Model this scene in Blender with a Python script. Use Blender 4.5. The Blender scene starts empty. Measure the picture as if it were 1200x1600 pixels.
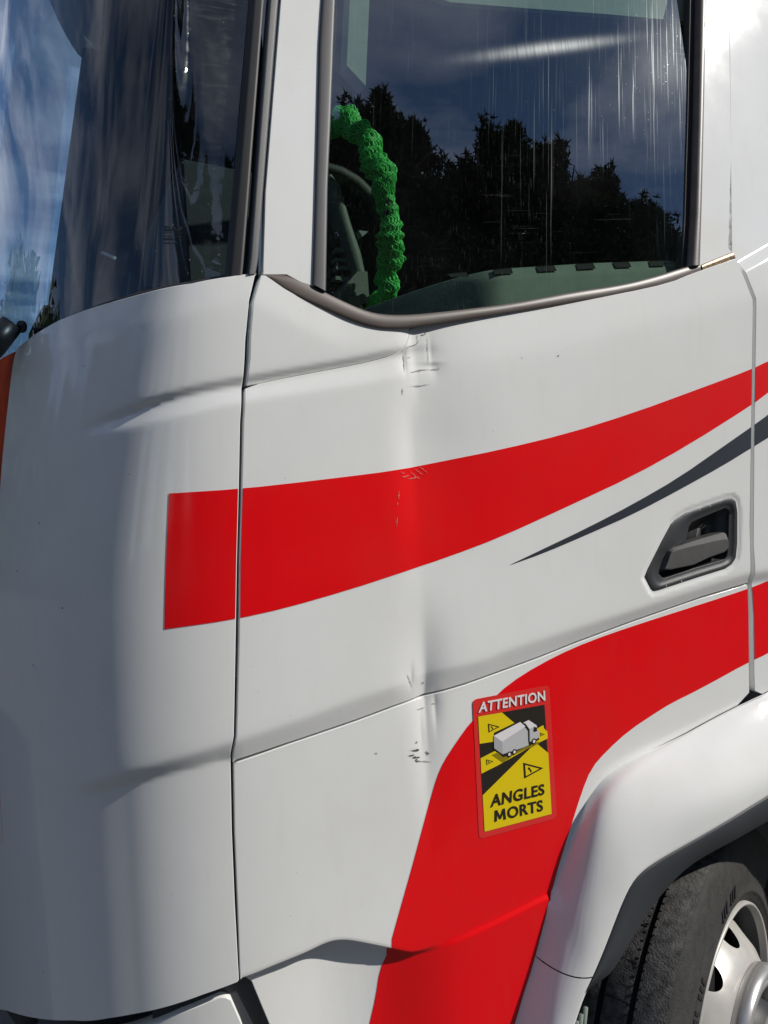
import bpy, bmesh, math, random
import numpy as np
from mathutils import Vector, Matrix, noise

scene = bpy.context.scene
COL = scene.collection

# ------------------------------------------------------------------ camera
cam_data = bpy.data.cameras.new('camera'); cam = bpy.data.objects.new('camera', cam_data); COL.objects.link(cam)
yaw, pitch, roll = (math.radians(v) for v in (25.0, -2.0, 3.0))
fwd = Vector((math.sin(yaw) * math.cos(pitch), math.cos(yaw) * math.cos(pitch), math.sin(pitch)))
right = Vector((math.cos(yaw), -math.sin(yaw), 0)); upv = right.cross(fwd)
r2 = right * math.cos(roll) - upv * math.sin(roll); u2 = upv * math.cos(roll) + right * math.sin(roll)
cam.matrix_world = Matrix.Translation((0, -1.17, 1.75)) @ Matrix((r2, u2, -fwd)).transposed().to_4x4()
cam_data.sensor_fit = 'AUTO'; cam_data.sensor_width = 36.0; cam_data.lens = 36.0 * 1202 / 1600
cam_data.clip_start = .05; cam_data.clip_end = 3000
scene.camera = cam

# ------------------------------------------------------------------ sun and sky
SUN_AZ, SUN_EL = math.radians(54.8), math.radians(35.5)        # azimuth from the outward side (-y) towards the rear (+x)
S_DIR = Vector((math.sin(SUN_AZ) * math.cos(SUN_EL), -math.cos(SUN_AZ) * math.cos(SUN_EL), math.sin(SUN_EL)))
sl = bpy.data.lights.new('sun', 'SUN'); sl.energy = 4.15; sl.angle = math.radians(.53); sl.color = (1, .955, .88)
sun = bpy.data.objects.new('sun', sl); COL.objects.link(sun)
sun.rotation_euler = S_DIR.to_track_quat('Z', 'Y').to_euler()
world = bpy.data.worlds.new('World'); scene.world = world; world.use_nodes = True
wn, wl = world.node_tree.nodes, world.node_tree.links
wn.clear()
wout = wn.new('ShaderNodeOutputWorld'); wbg = wn.new('ShaderNodeBackground'); wbg.inputs['Strength'].default_value = .096
sky = wn.new('ShaderNodeTexSky'); sky.sky_type = 'NISHITA'; sky.sun_disc = False
sky.sun_elevation = SUN_EL; sky.sun_rotation = math.atan2(S_DIR.x, S_DIR.y)
sky.air_density = .75; sky.dust_density = 0.0; sky.ozone_density = 4.0
tc = wn.new('ShaderNodeTexCoord'); sep = wn.new('ShaderNodeSeparateXYZ'); wl.new(tc.outputs['Generated'], sep.inputs[0])
mz = wn.new('ShaderNodeMath'); mz.operation = 'MAXIMUM'; mz.inputs[1].default_value = .04; wl.new(sep.outputs['Z'], mz.inputs[0])
az_ = wn.new('ShaderNodeMath'); az_.operation = 'ADD'; az_.inputs[1].default_value = .12; wl.new(mz.outputs[0], az_.inputs[0])
dv = wn.new('ShaderNodeVectorMath'); dv.operation = 'DIVIDE'
cmb = wn.new('ShaderNodeCombineXYZ')
for i in range(3): wl.new(az_.outputs[0], cmb.inputs[i])
wl.new(tc.outputs['Generated'], dv.inputs[0]); wl.new(cmb.outputs[0], dv.inputs[1])
mp = wn.new('ShaderNodeMapping'); mp.inputs['Scale'].default_value = (1.0, 1.7, 0); mp.inputs['Rotation'].default_value = (0, 0, .5); mp.inputs['Location'].default_value = (12.3, 2.2, 0)
wl.new(dv.outputs[0], mp.inputs[0])
cn = wn.new('ShaderNodeTexNoise'); cn.inputs['Scale'].default_value = 1.7; cn.inputs['Detail'].default_value = 8; cn.inputs['Roughness'].default_value = .56; cn.inputs['Distortion'].default_value = .5
wl.new(mp.outputs[0], cn.inputs['Vector'])
cr = wn.new('ShaderNodeValToRGB'); cr.color_ramp.elements[0].position = .42; cr.color_ramp.elements[1].position = .70
cr.color_ramp.elements[0].color = (0, 0, 0, 1); cr.color_ramp.elements[1].color = (.85, .85, .85, 1)
wl.new(cn.outputs['Fac'], cr.inputs[0])
hz = wn.new('ShaderNodeMapRange'); hz.interpolation_type = 'SMOOTHSTEP'; hz.inputs[1].default_value = .42; hz.inputs[2].default_value = .0; hz.inputs[3].default_value = 0; hz.inputs[4].default_value = .22
wl.new(sep.outputs['Z'], hz.inputs[0])
cmx = wn.new('ShaderNodeMath'); cmx.operation = 'MAXIMUM'; wl.new(cr.outputs[0], cmx.inputs[0]); wl.new(hz.outputs[0], cmx.inputs[1])
mixc = wn.new('ShaderNodeMix'); mixc.data_type = 'RGBA'; mixc.blend_type = 'ADD'; mixc.inputs['B'].default_value = (6.0, 5.9, 5.8, 1)
wl.new(cmx.outputs[0], mixc.inputs['Factor']); wl.new(sky.outputs[0], mixc.inputs['A'])
wl.new(mixc.outputs['Result'], wbg.inputs['Color']); wl.new(wbg.outputs[0], wout.inputs[0])
vs = scene.view_settings
scene.display_settings.display_device = 'sRGB'
vs.view_transform = 'Standard'; vs.look = 'None'; vs.exposure = 0.0; vs.gamma = 1.0; vs.use_curve_mapping = False

# ------------------------------------------------------------------ traced outlines in truck metres: (s, z) on the skin, (x, y, z) elsewhere
D = {
 'top_shoulder': [(-.0131,2.0054),(0.0143,2.0107),(0.1222,2.0139),(0.2322,2.024),(0.332,2.0444),(0.3373,2.0476),(0.3789,2.0274),(0.4358,2.0012),(0.4878,1.9812),(0.5622,1.9814),(0.6411,1.9878)],
 'groove_hi': [(-.0769,1.855),(0.0336,1.8773),(0.1316,1.8961),(0.2285,1.9148),(0.3183,1.9288),(0.3919,1.9414),(0.5146,1.9633),(0.5745,1.9777),(0.6412,1.99)],
 'groove_mid': [(-.075,1.8446),(0.0332,1.8666),(0.1297,1.8851),(0.2282,1.903),(0.3168,1.9168),(0.3931,1.9307),(0.5165,1.9537),(0.579,1.9669),(0.6412,1.9791)],
 'groove_lo': [(-.0731,1.8341),(0.0374,1.8494),(0.134,1.862),(0.2272,1.875),(0.3118,1.8892),(0.3893,1.9008),(0.5115,1.9189),(0.593,1.9329),(0.6371,1.941)],
 'shoulder': [(0.611,1.937),(0.6738,1.9488),(0.7638,1.9632),(0.8331,1.9739),(0.9056,1.9851),(1.0775,2.0271),(1.2761,2.0699),(1.4515,2.111),(1.4979,2.1219)],
 'mid_hi': [(-.0892,1.2772),(0.0003,1.3037),(0.0924,1.3292),(0.1693,1.3468),(0.2699,1.3641),(0.3588,1.3779),(0.4815,1.3993),(0.5694,1.4111),(0.6201,1.4205),(0.731,1.4274),(0.7613,1.436),(0.9139,1.456),(1.0814,1.4767),(1.2655,1.5022),(1.4043,1.5184)],
 'mid_lo': [(-.0912,1.2598),(-.0027,1.2827),(0.085,1.3042),(0.166,1.3224),(0.2636,1.3364),(0.2713,1.3284),(0.3599,1.3424),(0.484,1.3597),(0.5527,1.3709),(0.6178,1.3793),(0.6979,1.3873),(0.7765,1.3993),(0.8575,1.4119),(0.9442,1.4281),(1.09,1.4518),(1.2757,1.4784),(1.416,1.4939)],
 'low_crease': [(0.2635,0.9846),(0.2756,0.9856),(0.318,0.9915),(0.3714,0.9969),(0.4047,1.003),(0.4271,1.0017),(0.4494,0.9939),(0.5029,0.9677),(0.5622,0.9381),(0.6257,0.939),(0.7333,0.95),(0.8412,0.9651)],
 'corner': [(0.3467,2.0869),(0.3343,2.0476),(0.3244,1.9849),(0.3218,1.9583),(0.3169,1.9178),(0.3154,1.9108),(0.3148,1.9056),(0.3088,1.8586),(0.3007,1.7578),(0.2911,1.6462),(0.2819,1.5223),(0.2703,1.3734),(0.2646,1.3459),(0.2642,1.3291),(0.2597,1.2187),(0.2576,1.1044),(0.2568,0.9807),(0.2556,0.9789),(0.2021,0.9707),(0.1029,0.9502),(0.0402,0.9374),(-.0351,0.9178),(-.1493,0.878),(-.2849,0.8306),(-.4524,0.761),(-.3872,1.006),(-.3264,1.2685),(-.2875,1.5099),(-.289,1.6817),(-.2398,1.7774),(-.2441,1.8369),(-.2448,1.9122),(-.2441,1.9798),(-.2401,2.0246),(-.2243,2.0276),(-.1573,2.0398),(-.0959,2.0477),(-.0317,2.0528),(0.028,2.057),(0.1138,2.0617),(0.2341,2.0708),(0.309,2.0829),(0.3502,2.0912)],
 'tri': [(0.3592,2.0878),(0.3432,2.0449),(0.3358,1.9921),(0.3329,1.9584),(0.326,1.9178),(0.328,1.9178),(0.344,1.9202),(0.3766,1.9272),(0.423,1.9363),(0.4847,1.9478),(0.5253,1.9559),(0.5431,1.9602),(0.5587,1.9643),(0.5722,1.968),(0.5835,1.9723),(0.5927,1.977),(0.5994,1.9818),(0.604,1.9866),(0.6081,1.9922),(0.6116,1.9986),(0.6144,2.0055),(0.6162,2.0129),(0.617,2.0165),(0.5935,2.0148),(0.5796,2.0139),(0.5661,2.0135),(0.5499,2.015),(0.5309,2.0183),(0.5063,2.0255),(0.4761,2.0363),(0.4462,2.0472),(0.417,2.0585),(0.3933,2.0701),(0.3747,2.0823),(0.3656,2.0883)],
 'door_upper': [(0.3234,1.9107),(0.3227,1.9056),(0.3169,1.8584),(0.3083,1.7575),(0.2982,1.6456),(0.2899,1.5214),(0.2772,1.3723),(0.2712,1.3448),(0.2698,1.3282),(0.2743,1.3325),(0.3598,1.3455),(0.4838,1.3628),(0.5524,1.3741),(0.6188,1.3817),(0.6978,1.3904),(0.7763,1.4024),(0.8572,1.415),(0.9438,1.4312),(1.0894,1.4549),(1.2751,1.4816),(1.4153,1.4971),(1.4121,1.5046),(1.4136,1.6232),(1.4259,1.7885),(1.4396,1.9813),(1.4493,2.1081),(1.4156,2.1961),(1.4135,2.1946),(1.382,2.1847),(1.3204,2.1653),(1.2725,2.1493),(1.2374,2.1364),(1.1862,2.1224),(1.1205,2.1077),(1.042,2.0921),(0.9527,2.0758),(0.8674,2.0606),(0.7858,2.0462),(0.7132,2.0338),(0.6491,2.0233),(0.6188,2.0143),(0.618,2.0107),(0.6162,2.0033),(0.6134,1.9964),(0.6099,1.99),(0.6058,1.9844),(0.6012,1.9796),(0.5945,1.9748),(0.5853,1.9701),(0.574,1.9658),(0.5605,1.9621),(0.5449,1.958),(0.5271,1.9537),(0.4865,1.9456),(0.4248,1.9341),(0.3784,1.925),(0.3458,1.918)],
 'door_lower': [(0.2716,1.3248),(0.2668,1.2174),(0.2646,1.1029),(0.2615,0.9817),(0.2819,0.9622),(0.3079,0.8819),(0.3364,0.7955),(0.7445,0.6625),(0.7523,0.6808),(0.768,0.7175),(0.7815,0.7485),(0.7927,0.7736),(0.8051,0.7989),(0.8193,0.8256),(0.8341,0.859),(0.8493,0.8982),(0.8581,0.9253),(0.8598,0.9378),(0.8618,0.9435),(0.8721,0.9512),(0.887,0.9753),(0.9048,1.0099),(0.9236,1.0427),(0.944,1.0746),(0.9585,1.096),(0.9662,1.1058),(0.9767,1.1163),(0.99,1.1274),(1.0034,1.1363),(1.0168,1.1433),(1.0366,1.1533),(1.0628,1.1666),(1.1024,1.1814),(1.157,1.1902),(1.2119,1.2002),(1.2669,1.2125),(1.32,1.2236),(1.3712,1.2332),(1.409,1.2553),(1.411,1.3143),(1.4148,1.4266),(1.4157,1.4855),(1.4153,1.4909),(1.2751,1.4754),(1.0894,1.4487),(0.9438,1.425),(0.8572,1.4088),(0.7763,1.3962),(0.6978,1.3842),(0.6188,1.3755),(0.5524,1.3679),(0.4838,1.3566),(0.3598,1.3393)],
 'arch_x': [(1.4683,1.2485),(1.4503,1.2459),(1.4148,1.2407),(1.3712,1.2332),(1.32,1.2236),(1.2669,1.2125),(1.2119,1.2002),(1.157,1.1902),(1.1022,1.1823),(1.061,1.1742),(1.0325,1.1658),(1.0107,1.1577),(0.9954,1.1501),(0.9805,1.1402),(0.9659,1.1282),(0.9543,1.1165),(0.9455,1.1053),(0.9306,1.0833),(0.91,1.051),(0.8908,1.0175),(0.873,0.983),(0.8597,0.9612),(0.8493,0.9534),(0.8444,0.9421),(0.8426,0.9294),(0.8342,0.9036),(0.8193,0.8651),(0.8049,0.8326),(0.7908,0.8062),(0.7782,0.7804),(0.7668,0.755),(0.7533,0.7238),(0.7376,0.6871),(0.7298,0.6688)],
 'side': [(1.4084,2.2224),(1.4262,2.2026),(1.4612,2.1101),(1.4515,1.9816),(1.4377,1.7882),(1.4252,1.5806),(1.4326,1.4245),(1.4282,1.2976),(1.4281,1.2564),(1.4503,1.2459),(1.4683,1.2485),(1.5317,1.2485),(1.5497,1.2459),(1.5852,1.2407),(1.6288,1.2332),(1.68,1.2236),(1.7331,1.2125),(1.7881,1.2002),(1.843,1.1902),(1.8978,1.1823),(1.939,1.1742),(1.9675,1.1658),(1.9893,1.1577),(2.0046,1.1501),(2.0195,1.1402),(2.0341,1.1282),(2.0457,1.1165),(2.0545,1.1053),(2.0694,1.0833),(2.09,1.051),(2.1092,1.0175),(2.127,0.983),(2.1403,0.9612),(2.1507,0.9534),(2.4,0.95),(2.4,3.62),(1.5008,3.62),(1.5308,2.8449),(1.5049,2.6908),(1.4622,2.4552)],
 'frame_front': [(0.4758,2.95),(0.4375,2.5621),(0.4055,2.3786),(0.3794,2.2264),(0.3629,2.0914),(0.4008,2.0938),(0.4232,2.0827),(0.4422,2.0775),(0.4531,2.1624),(0.4742,2.3246),(0.4957,2.4922),(0.5099,2.5784),(0.5172,2.6262),(0.5172,2.95)],
 'frame_rear': [(1.453,2.95),(1.463,2.8592),(1.4449,2.7943),(1.3949,2.5573),(1.3458,2.3293),(1.3115,2.1741),(1.4181,2.2132),(1.4611,2.4551),(1.5028,2.6904),(1.5307,2.8604),(1.5107,2.95)],
 'seal_bot_in': [(0.366,2.0906),(0.3784,2.0921),(0.3909,2.0932),(0.4031,2.0921),(0.4149,2.0892),(0.4261,2.0849),(0.4373,2.0803),(0.4484,2.0754),(0.4593,2.0701),(0.4704,2.065),(0.4818,2.06),(0.4933,2.0552),(0.505,2.0505),(0.517,2.0461),(0.5292,2.042),(0.5421,2.0389),(0.5554,2.0369),(0.5693,2.0361),(0.5834,2.0361),(0.5978,2.0367),(0.6123,2.0378),(0.627,2.0392),(0.6419,2.0409),(0.6569,2.0429),(0.672,2.045),(0.6874,2.0471),(0.7028,2.0494),(0.7185,2.0517),(0.7342,2.0541),(0.7502,2.0565),(0.7663,2.059),(0.7825,2.0615),(0.799,2.0643),(0.8156,2.0672),(0.8323,2.0703),(0.8493,2.0736),(0.8664,2.077),(0.8837,2.0806),(0.9011,2.0843),(0.9188,2.088),(0.9367,2.0917),(0.9547,2.0953),(0.973,2.0989),(0.9914,2.1024),(1.0101,2.1058),(1.029,2.1092),(1.0481,2.1125),(1.0674,2.1162),(1.0869,2.1201),(1.1066,2.1243),(1.1265,2.1288),(1.1466,2.1338),(1.1669,2.1391),(1.1874,2.1446),(1.2081,2.1505),(1.2289,2.1568),(1.25,2.1632),(1.2714,2.1692),(1.2932,2.1747),(1.3153,2.1799)],
 'seal_bot_out': [(0.3658,2.0885),(0.3754,2.0819),(0.385,2.0753),(0.395,2.0691),(0.4055,2.0634),(0.4163,2.0582),(0.4275,2.0533),(0.4389,2.0487),(0.4504,2.0441),(0.4621,2.0396),(0.4738,2.0351),(0.4858,2.0307),(0.4978,2.0263),(0.5102,2.0222),(0.5228,2.0185),(0.5359,2.0156),(0.5494,2.0135),(0.5633,2.0123),(0.5776,2.0125),(0.5922,2.0132),(0.6069,2.0148),(0.6218,2.017),(0.6368,2.0194),(0.652,2.0219),(0.6673,2.0245),(0.6828,2.0272),(0.6984,2.0299),(0.7142,2.0326),(0.7301,2.0354),(0.7463,2.0382),(0.7625,2.0411),(0.779,2.044),(0.7956,2.047),(0.8124,2.05),(0.8294,2.053),(0.8466,2.0561),(0.8639,2.0592),(0.8814,2.0623),(0.8992,2.0656),(0.9171,2.0688),(0.9352,2.0721),(0.9535,2.0755),(0.972,2.0789),(0.9907,2.0824),(1.0096,2.0859),(1.0288,2.0895),(1.0481,2.0933),(1.0677,2.0971),(1.0875,2.1011),(1.1075,2.1052),(1.1277,2.1095),(1.1481,2.114),(1.1688,2.1187),(1.1897,2.1238),(1.2108,2.1292),(1.2321,2.135),(1.2534,2.1415),(1.2748,2.149),(1.2964,2.1567),(1.3181,2.1649)],
 'seal_cap_in': [(1.3188,2.1788),(1.323,2.1803),(1.3272,2.1819),(1.3315,2.1834),(1.3357,2.185),(1.3399,2.1865),(1.3442,2.1881),(1.3485,2.1897),(1.3527,2.1913),(1.357,2.1928),(1.3613,2.1944),(1.3656,2.196),(1.3699,2.1976),(1.3743,2.1991),(1.3786,2.2007),(1.383,2.2022),(1.3874,2.2038),(1.3918,2.2053),(1.3962,2.2069),(1.4006,2.2084),(1.405,2.21),(1.4094,2.2115),(1.4139,2.2131),(1.4183,2.2147)],
 'seal_cap_out': [(1.3221,2.1666),(1.3264,2.168),(1.3308,2.1694),(1.3352,2.1708),(1.3396,2.1722),(1.344,2.1736),(1.3484,2.175),(1.3528,2.1764),(1.3573,2.1779),(1.3617,2.1793),(1.3662,2.1807),(1.3706,2.1822),(1.3751,2.1836),(1.3796,2.185),(1.3841,2.1865),(1.3886,2.1879),(1.3931,2.1894),(1.3977,2.1908),(1.4022,2.1923),(1.4068,2.1937),(1.4113,2.1952),(1.4159,2.1967),(1.4205,2.1981),(1.4251,2.1996)],
 'seal_l_out': [(0.5172,2.6262),(0.5134,2.601),(0.5095,2.5758),(0.5053,2.5508),(0.5012,2.5259),(0.4972,2.5012),(0.4937,2.4767),(0.4906,2.4523),(0.4875,2.4281),(0.4844,2.404),(0.4813,2.38),(0.4783,2.3562),(0.4752,2.3324),(0.4722,2.3088),(0.4691,2.2853),(0.466,2.2618),(0.463,2.2385),(0.46,2.2154),(0.457,2.1923),(0.454,2.1693),(0.4509,2.1465),(0.4479,2.1237),(0.4448,2.1011),(0.4418,2.0785)],
 'seal_l_in': [(0.5426,2.6325),(0.5385,2.6064),(0.5345,2.5805),(0.5308,2.5548),(0.5271,2.5292),(0.5234,2.5038),(0.5198,2.4785),(0.5162,2.4533),(0.5125,2.4283),(0.5089,2.4034),(0.5053,2.3786),(0.5017,2.3539),(0.4979,2.3294),(0.4942,2.305),(0.4905,2.2807),(0.4869,2.2566),(0.4836,2.2326),(0.4808,2.2088),(0.4779,2.1851),(0.475,2.1615),(0.4722,2.138),(0.4694,2.1146),(0.4666,2.0913),(0.4638,2.0682)],
 'seal_r_out': [(1.4609,2.8587),(1.453,2.8267),(1.4451,2.7949),(1.4384,2.7635),(1.4319,2.7324),(1.4253,2.7014),(1.4188,2.6706),(1.4124,2.64),(1.4059,2.6096),(1.3996,2.5794),(1.3932,2.5493),(1.3867,2.5194),(1.3804,2.4897),(1.374,2.4602),(1.3677,2.4308),(1.3614,2.4016),(1.3552,2.3726),(1.349,2.3437),(1.3427,2.3151),(1.3364,2.2865),(1.3301,2.2582),(1.3239,2.23),(1.3177,2.2019),(1.3115,2.1741)],
 'seal_r_in': [(1.4219,2.8491),(1.4152,2.8176),(1.4085,2.7864),(1.402,2.7553),(1.3955,2.7245),(1.3891,2.6938),(1.3827,2.6633),(1.3764,2.633),(1.37,2.6029),(1.3638,2.573),(1.3575,2.5432),(1.3514,2.5136),(1.3451,2.4842),(1.3387,2.4549),(1.3323,2.4258),(1.326,2.3968),(1.3197,2.3681),(1.3135,2.3395),(1.3072,2.311),(1.3009,2.2828),(1.2941,2.2546),(1.2872,2.2267),(1.2804,2.1989),(1.2737,2.1712)],
 'seal_r_mid': [(1.4382,2.8531),(1.4314,2.8215),(1.4246,2.7901),(1.4181,2.7589),(1.4115,2.7279),(1.405,2.6971),(1.3986,2.6665),(1.3922,2.636),(1.3858,2.6058),(1.3794,2.5757),(1.3731,2.5458),(1.3669,2.5161),(1.3605,2.4865),(1.3541,2.4571),(1.3476,2.4279),(1.3412,2.3988),(1.3349,2.3699),(1.3285,2.3412),(1.3222,2.3126),(1.3158,2.2843),(1.3084,2.256),(1.3011,2.2279),(1.2938,2.1999),(1.2865,2.1722)],
 'strip_l': [(0.3902,2.5854),(0.386,2.5587),(0.3815,2.5321),(0.3769,2.5055),(0.3722,2.4788),(0.3676,2.4522),(0.363,2.4256),(0.3584,2.399),(0.3538,2.3724),(0.3492,2.3457),(0.3446,2.3191),(0.3399,2.2925),(0.3353,2.2659),(0.3307,2.2393),(0.326,2.2127),(0.3214,2.186),(0.3168,2.1594),(0.3121,2.1328),(0.3075,2.1062),(0.3024,2.0797)],
 'strip_m': [(0.4177,2.5926),(0.4126,2.5661),(0.4079,2.5396),(0.4035,2.5129),(0.399,2.4863),(0.3945,2.4597),(0.3901,2.4331),(0.3856,2.4065),(0.3811,2.3799),(0.3767,2.3533),(0.3722,2.3266),(0.3678,2.3),(0.3635,2.2734),(0.3592,2.2468),(0.3548,2.2201),(0.3505,2.1935),(0.3461,2.1668),(0.3418,2.1402),(0.3375,2.1136),(0.3325,2.0871)],
 'strip_r': [(0.4457,2.6001),(0.4389,2.5736),(0.4334,2.5469),(0.4287,2.52),(0.4239,2.4931),(0.4192,2.4662),(0.4144,2.4393),(0.4097,2.4124),(0.4049,2.3855),(0.4002,2.3586),(0.3956,2.3317),(0.3909,2.3048),(0.3862,2.2779),(0.3816,2.251),(0.3769,2.2241),(0.3727,2.1971),(0.3684,2.1701),(0.3641,2.1431),(0.3598,2.1162),(0.3522,2.0904)],
 'ws_right': [(0.3902,2.5854),(0.3847,2.5509),(0.3441,2.3164),(0.3061,2.098),(0.3024,2.0797)],
 'ws_bot': [(0.3502,2.0912),(0.309,2.0829),(0.2341,2.0708),(0.1138,2.0617),(0.028,2.057),(-.0317,2.0528),(-.0959,2.0477),(-.1573,2.0398),(-.2243,2.0276)],
 'red_upper': [(0.184,1.7544),(0.2147,1.7547),(0.2747,1.7554),(0.3354,1.7576),(0.4008,1.7616),(0.4682,1.7661),(0.5376,1.7711),(0.6019,1.7773),(0.6529,1.7843),(0.703,1.7914),(0.7547,1.7987),(0.8181,1.8087),(0.8939,1.8217),(0.9736,1.8376),(1.0573,1.8569),(1.145,1.8788),(1.2372,1.9036),(1.3218,1.9265),(1.3975,1.9472),(1.4495,1.9626),(1.4759,1.972),(1.5201,1.9859),(1.5834,2.0044),(1.6158,2.0139),(1.592,1.9632),(1.5649,1.9491),(1.5118,1.9214),(1.473,1.9014),(1.448,1.8885),(1.3868,1.8612),(1.2928,1.8208),(1.2079,1.7863),(1.1311,1.7572),(1.0504,1.7296),(0.9663,1.7035),(0.8861,1.6789),(0.8094,1.6557),(0.7451,1.6379),(0.6918,1.625),(0.64,1.6134),(0.5888,1.6033),(0.5422,1.5943),(0.5005,1.5861),(0.4516,1.5775),(0.3962,1.5684),(0.347,1.5615),(0.3033,1.5568),(0.2546,1.5534),(0.2009,1.5509),(0.1741,1.5493)],
 'grey_swoosh': [(0.7937,1.5937),(0.8124,1.5994),(0.8505,1.6109),(0.896,1.6246),(0.9495,1.6408),(1.0047,1.6585),(1.0618,1.6776),(1.1207,1.6987),(1.1816,1.7217),(1.2446,1.7483),(1.3099,1.7786),(1.3653,1.8043),(1.4096,1.8248),(1.4448,1.8414),(1.4704,1.8535),(1.5199,1.8791),(1.5951,1.9189),(1.6337,1.9394),(1.6302,1.87),(1.5919,1.8544),(1.5171,1.8242),(1.4681,1.8045),(1.4432,1.7946),(1.4081,1.7808),(1.3634,1.763),(1.3081,1.7424),(1.2431,1.7193),(1.1803,1.6976),(1.1195,1.6772),(1.0608,1.6593),(1.0039,1.6438),(0.9489,1.6291),(0.8955,1.6152),(0.8501,1.6045),(0.8123,1.5968),(0.7937,1.593)],
 'red_lower': [(1.6143,1.5216),(1.5786,1.5147),(1.5127,1.5007),(1.4642,1.491),(1.4324,1.4854),(1.3803,1.4781),(1.3096,1.4692),(1.227,1.4592),(1.1343,1.4481),(1.0603,1.4386),(1.0031,1.4304),(0.9545,1.422),(0.9138,1.4134),(0.8739,1.403),(0.8347,1.3909),(0.8026,1.379),(0.7772,1.3673),(0.7488,1.3503),(0.7175,1.3284),(0.6939,1.3099),(0.6778,1.2946),(0.6629,1.2793),(0.6492,1.264),(0.6387,1.2499),(0.6312,1.2369),(0.6232,1.2198),(0.6147,1.1988),(0.6058,1.1775),(0.5967,1.1558),(0.5869,1.1315),(0.5764,1.1045),(0.565,1.0756),(0.5527,1.0451),(0.539,1.011),(0.524,0.9733),(0.5209,0.9335),(0.5122,0.9183),(0.5055,0.8993),(0.5008,0.8765),(0.4949,0.8538),(0.4879,0.8312),(0.479,0.8022),(0.4682,0.7668),(0.4628,0.7493),(0.7299,0.6712),(0.7375,0.6889),(0.7528,0.7246),(0.7661,0.7552),(0.7775,0.7806),(0.7888,0.8043),(0.8,0.8263),(0.8145,0.8592),(0.8322,0.903),(0.845,0.9353),(0.8536,0.9551),(0.8649,0.9721),(0.8727,0.9918),(0.8841,1.0171),(0.8991,1.0482),(0.9151,1.0815),(0.9321,1.1171),(0.9473,1.1457),(0.9606,1.1671),(0.9773,1.1847),(0.9976,1.1984),(1.0224,1.2126),(1.0518,1.2273),(1.0846,1.2405),(1.1209,1.2523),(1.15,1.2614),(1.1718,1.2677),(1.2032,1.2749),(1.2448,1.2832),(1.3006,1.2958),(1.3718,1.313),(1.4243,1.3244),(1.4563,1.3298),(1.5091,1.3421),(1.5844,1.362),(1.6231,1.3721)],
 'handle_outer': [(1.1137,1.5388),(1.1222,1.5534),(1.1626,1.6068),(1.1898,1.64),(1.2031,1.6489),(1.2296,1.6597),(1.2962,1.6735),(1.3491,1.6834),(1.3663,1.6844),(1.3781,1.6764),(1.3819,1.6521),(1.3781,1.5844),(1.372,1.5546),(1.3591,1.5421),(1.3416,1.5348),(1.2556,1.5235),(1.1368,1.5067),(1.1294,1.5121)],
 'handle_inner': [(1.1592,1.5421),(1.1746,1.572),(1.1875,1.5853),(1.2396,1.6008),(1.2478,1.6294),(1.256,1.6381),(1.2689,1.6425),(1.3175,1.6541),(1.3576,1.6639),(1.3666,1.6531),(1.3623,1.6062),(1.3562,1.5615),(1.3501,1.5538),(1.2565,1.5421),(1.1724,1.5291)],
 'handle_lever': [(1.1627,1.5444),(1.1886,1.5865),(1.1983,1.5909),(1.2595,1.6005),(1.3151,1.6084),(1.3521,1.6124),(1.3582,1.601),(1.3571,1.5792),(1.3471,1.5705),(1.2941,1.5615),(1.2478,1.5496),(1.203,1.5471)],
 'glassmark': [(0.1519,2.1607),(0.212,2.1597),(0.2121,2.1669),(0.1508,2.168)],
 'chips': {'grey': [[(0.6005,1.9792),(0.6005,1.9752)],[(0.6003,1.9398),(0.602,1.958),(0.6018,1.9733)],[(0.611,1.9666),(0.6159,1.9674)],[(0.6389,2.0061),(0.6476,2.0069)],[(0.6476,2.0069),(0.6508,2.0159)],[(0.6087,1.9154),(0.6274,1.9175),(0.6498,1.9214)],[(0.5939,1.9133),(0.5929,1.9003)],[(0.653,1.9463),(0.6673,1.9468)],[(0.6666,1.9502),(0.6696,1.9479),(0.6671,1.9457)],[(0.6525,2.0037),(0.6503,1.9567)],[(0.6122,1.9402),(0.6314,1.9448),(0.6518,1.9468)],[(0.633,2.0087),(0.633,1.9932),(0.6278,1.9897),(0.6037,1.9815)]], 'dark': [[(0.5768,1.2894),(0.5954,1.2862)],[(0.5874,1.2904),(0.5967,1.2853)],[(0.5751,1.2819),(0.5854,1.279)],[(0.5826,1.2774),(0.5973,1.2727)],[(0.5887,1.2687),(0.5968,1.2661)],[(0.6095,1.2806),(0.6136,1.2764),(0.6171,1.2741)],[(0.5909,1.3025),(0.5921,1.2999)],[(0.6086,1.4029),(0.6131,1.4002)],[(0.5876,1.2717),(0.5926,1.266)]], 'faint': [[(0.5964,1.3574),(0.6147,1.3561)],[(0.6278,1.3607),(0.6356,1.3617)],[(0.5759,1.4258),(0.5812,1.4134),(0.587,1.3973)],[(0.5954,1.2664),(0.6197,1.2601)],[(0.5112,1.2986),(0.5158,1.2966)]]},
 'pale_scuff': [[(0.5809,1.7713),(0.5901,1.7667)],[(0.5844,1.7625),(0.6009,1.7641)],[(0.6014,1.7707),(0.6139,1.7603)],[(0.6124,1.7747),(0.6267,1.7642)],[(0.6214,1.7777),(0.6357,1.7682)],[(0.595,1.7588),(0.6202,1.76)],[(0.5761,1.7389),(0.5733,1.7249)],[(0.5723,1.7195),(0.5707,1.7142)],[(0.5694,1.6947),(0.5679,1.6796)]],
 'specks': [(-.0057,1.962),(0.0001,1.9618),(0.1123,1.7866),(-.0775,1.7182),(-.1402,1.6395),(-.0066,1.5844),(-.0852,1.4898),(-.0815,1.4871),(-.1317,1.348),(-.0615,1.9906),(-.1099,0.9732),(0.8397,1.9694),(0.9223,1.9748)],
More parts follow.
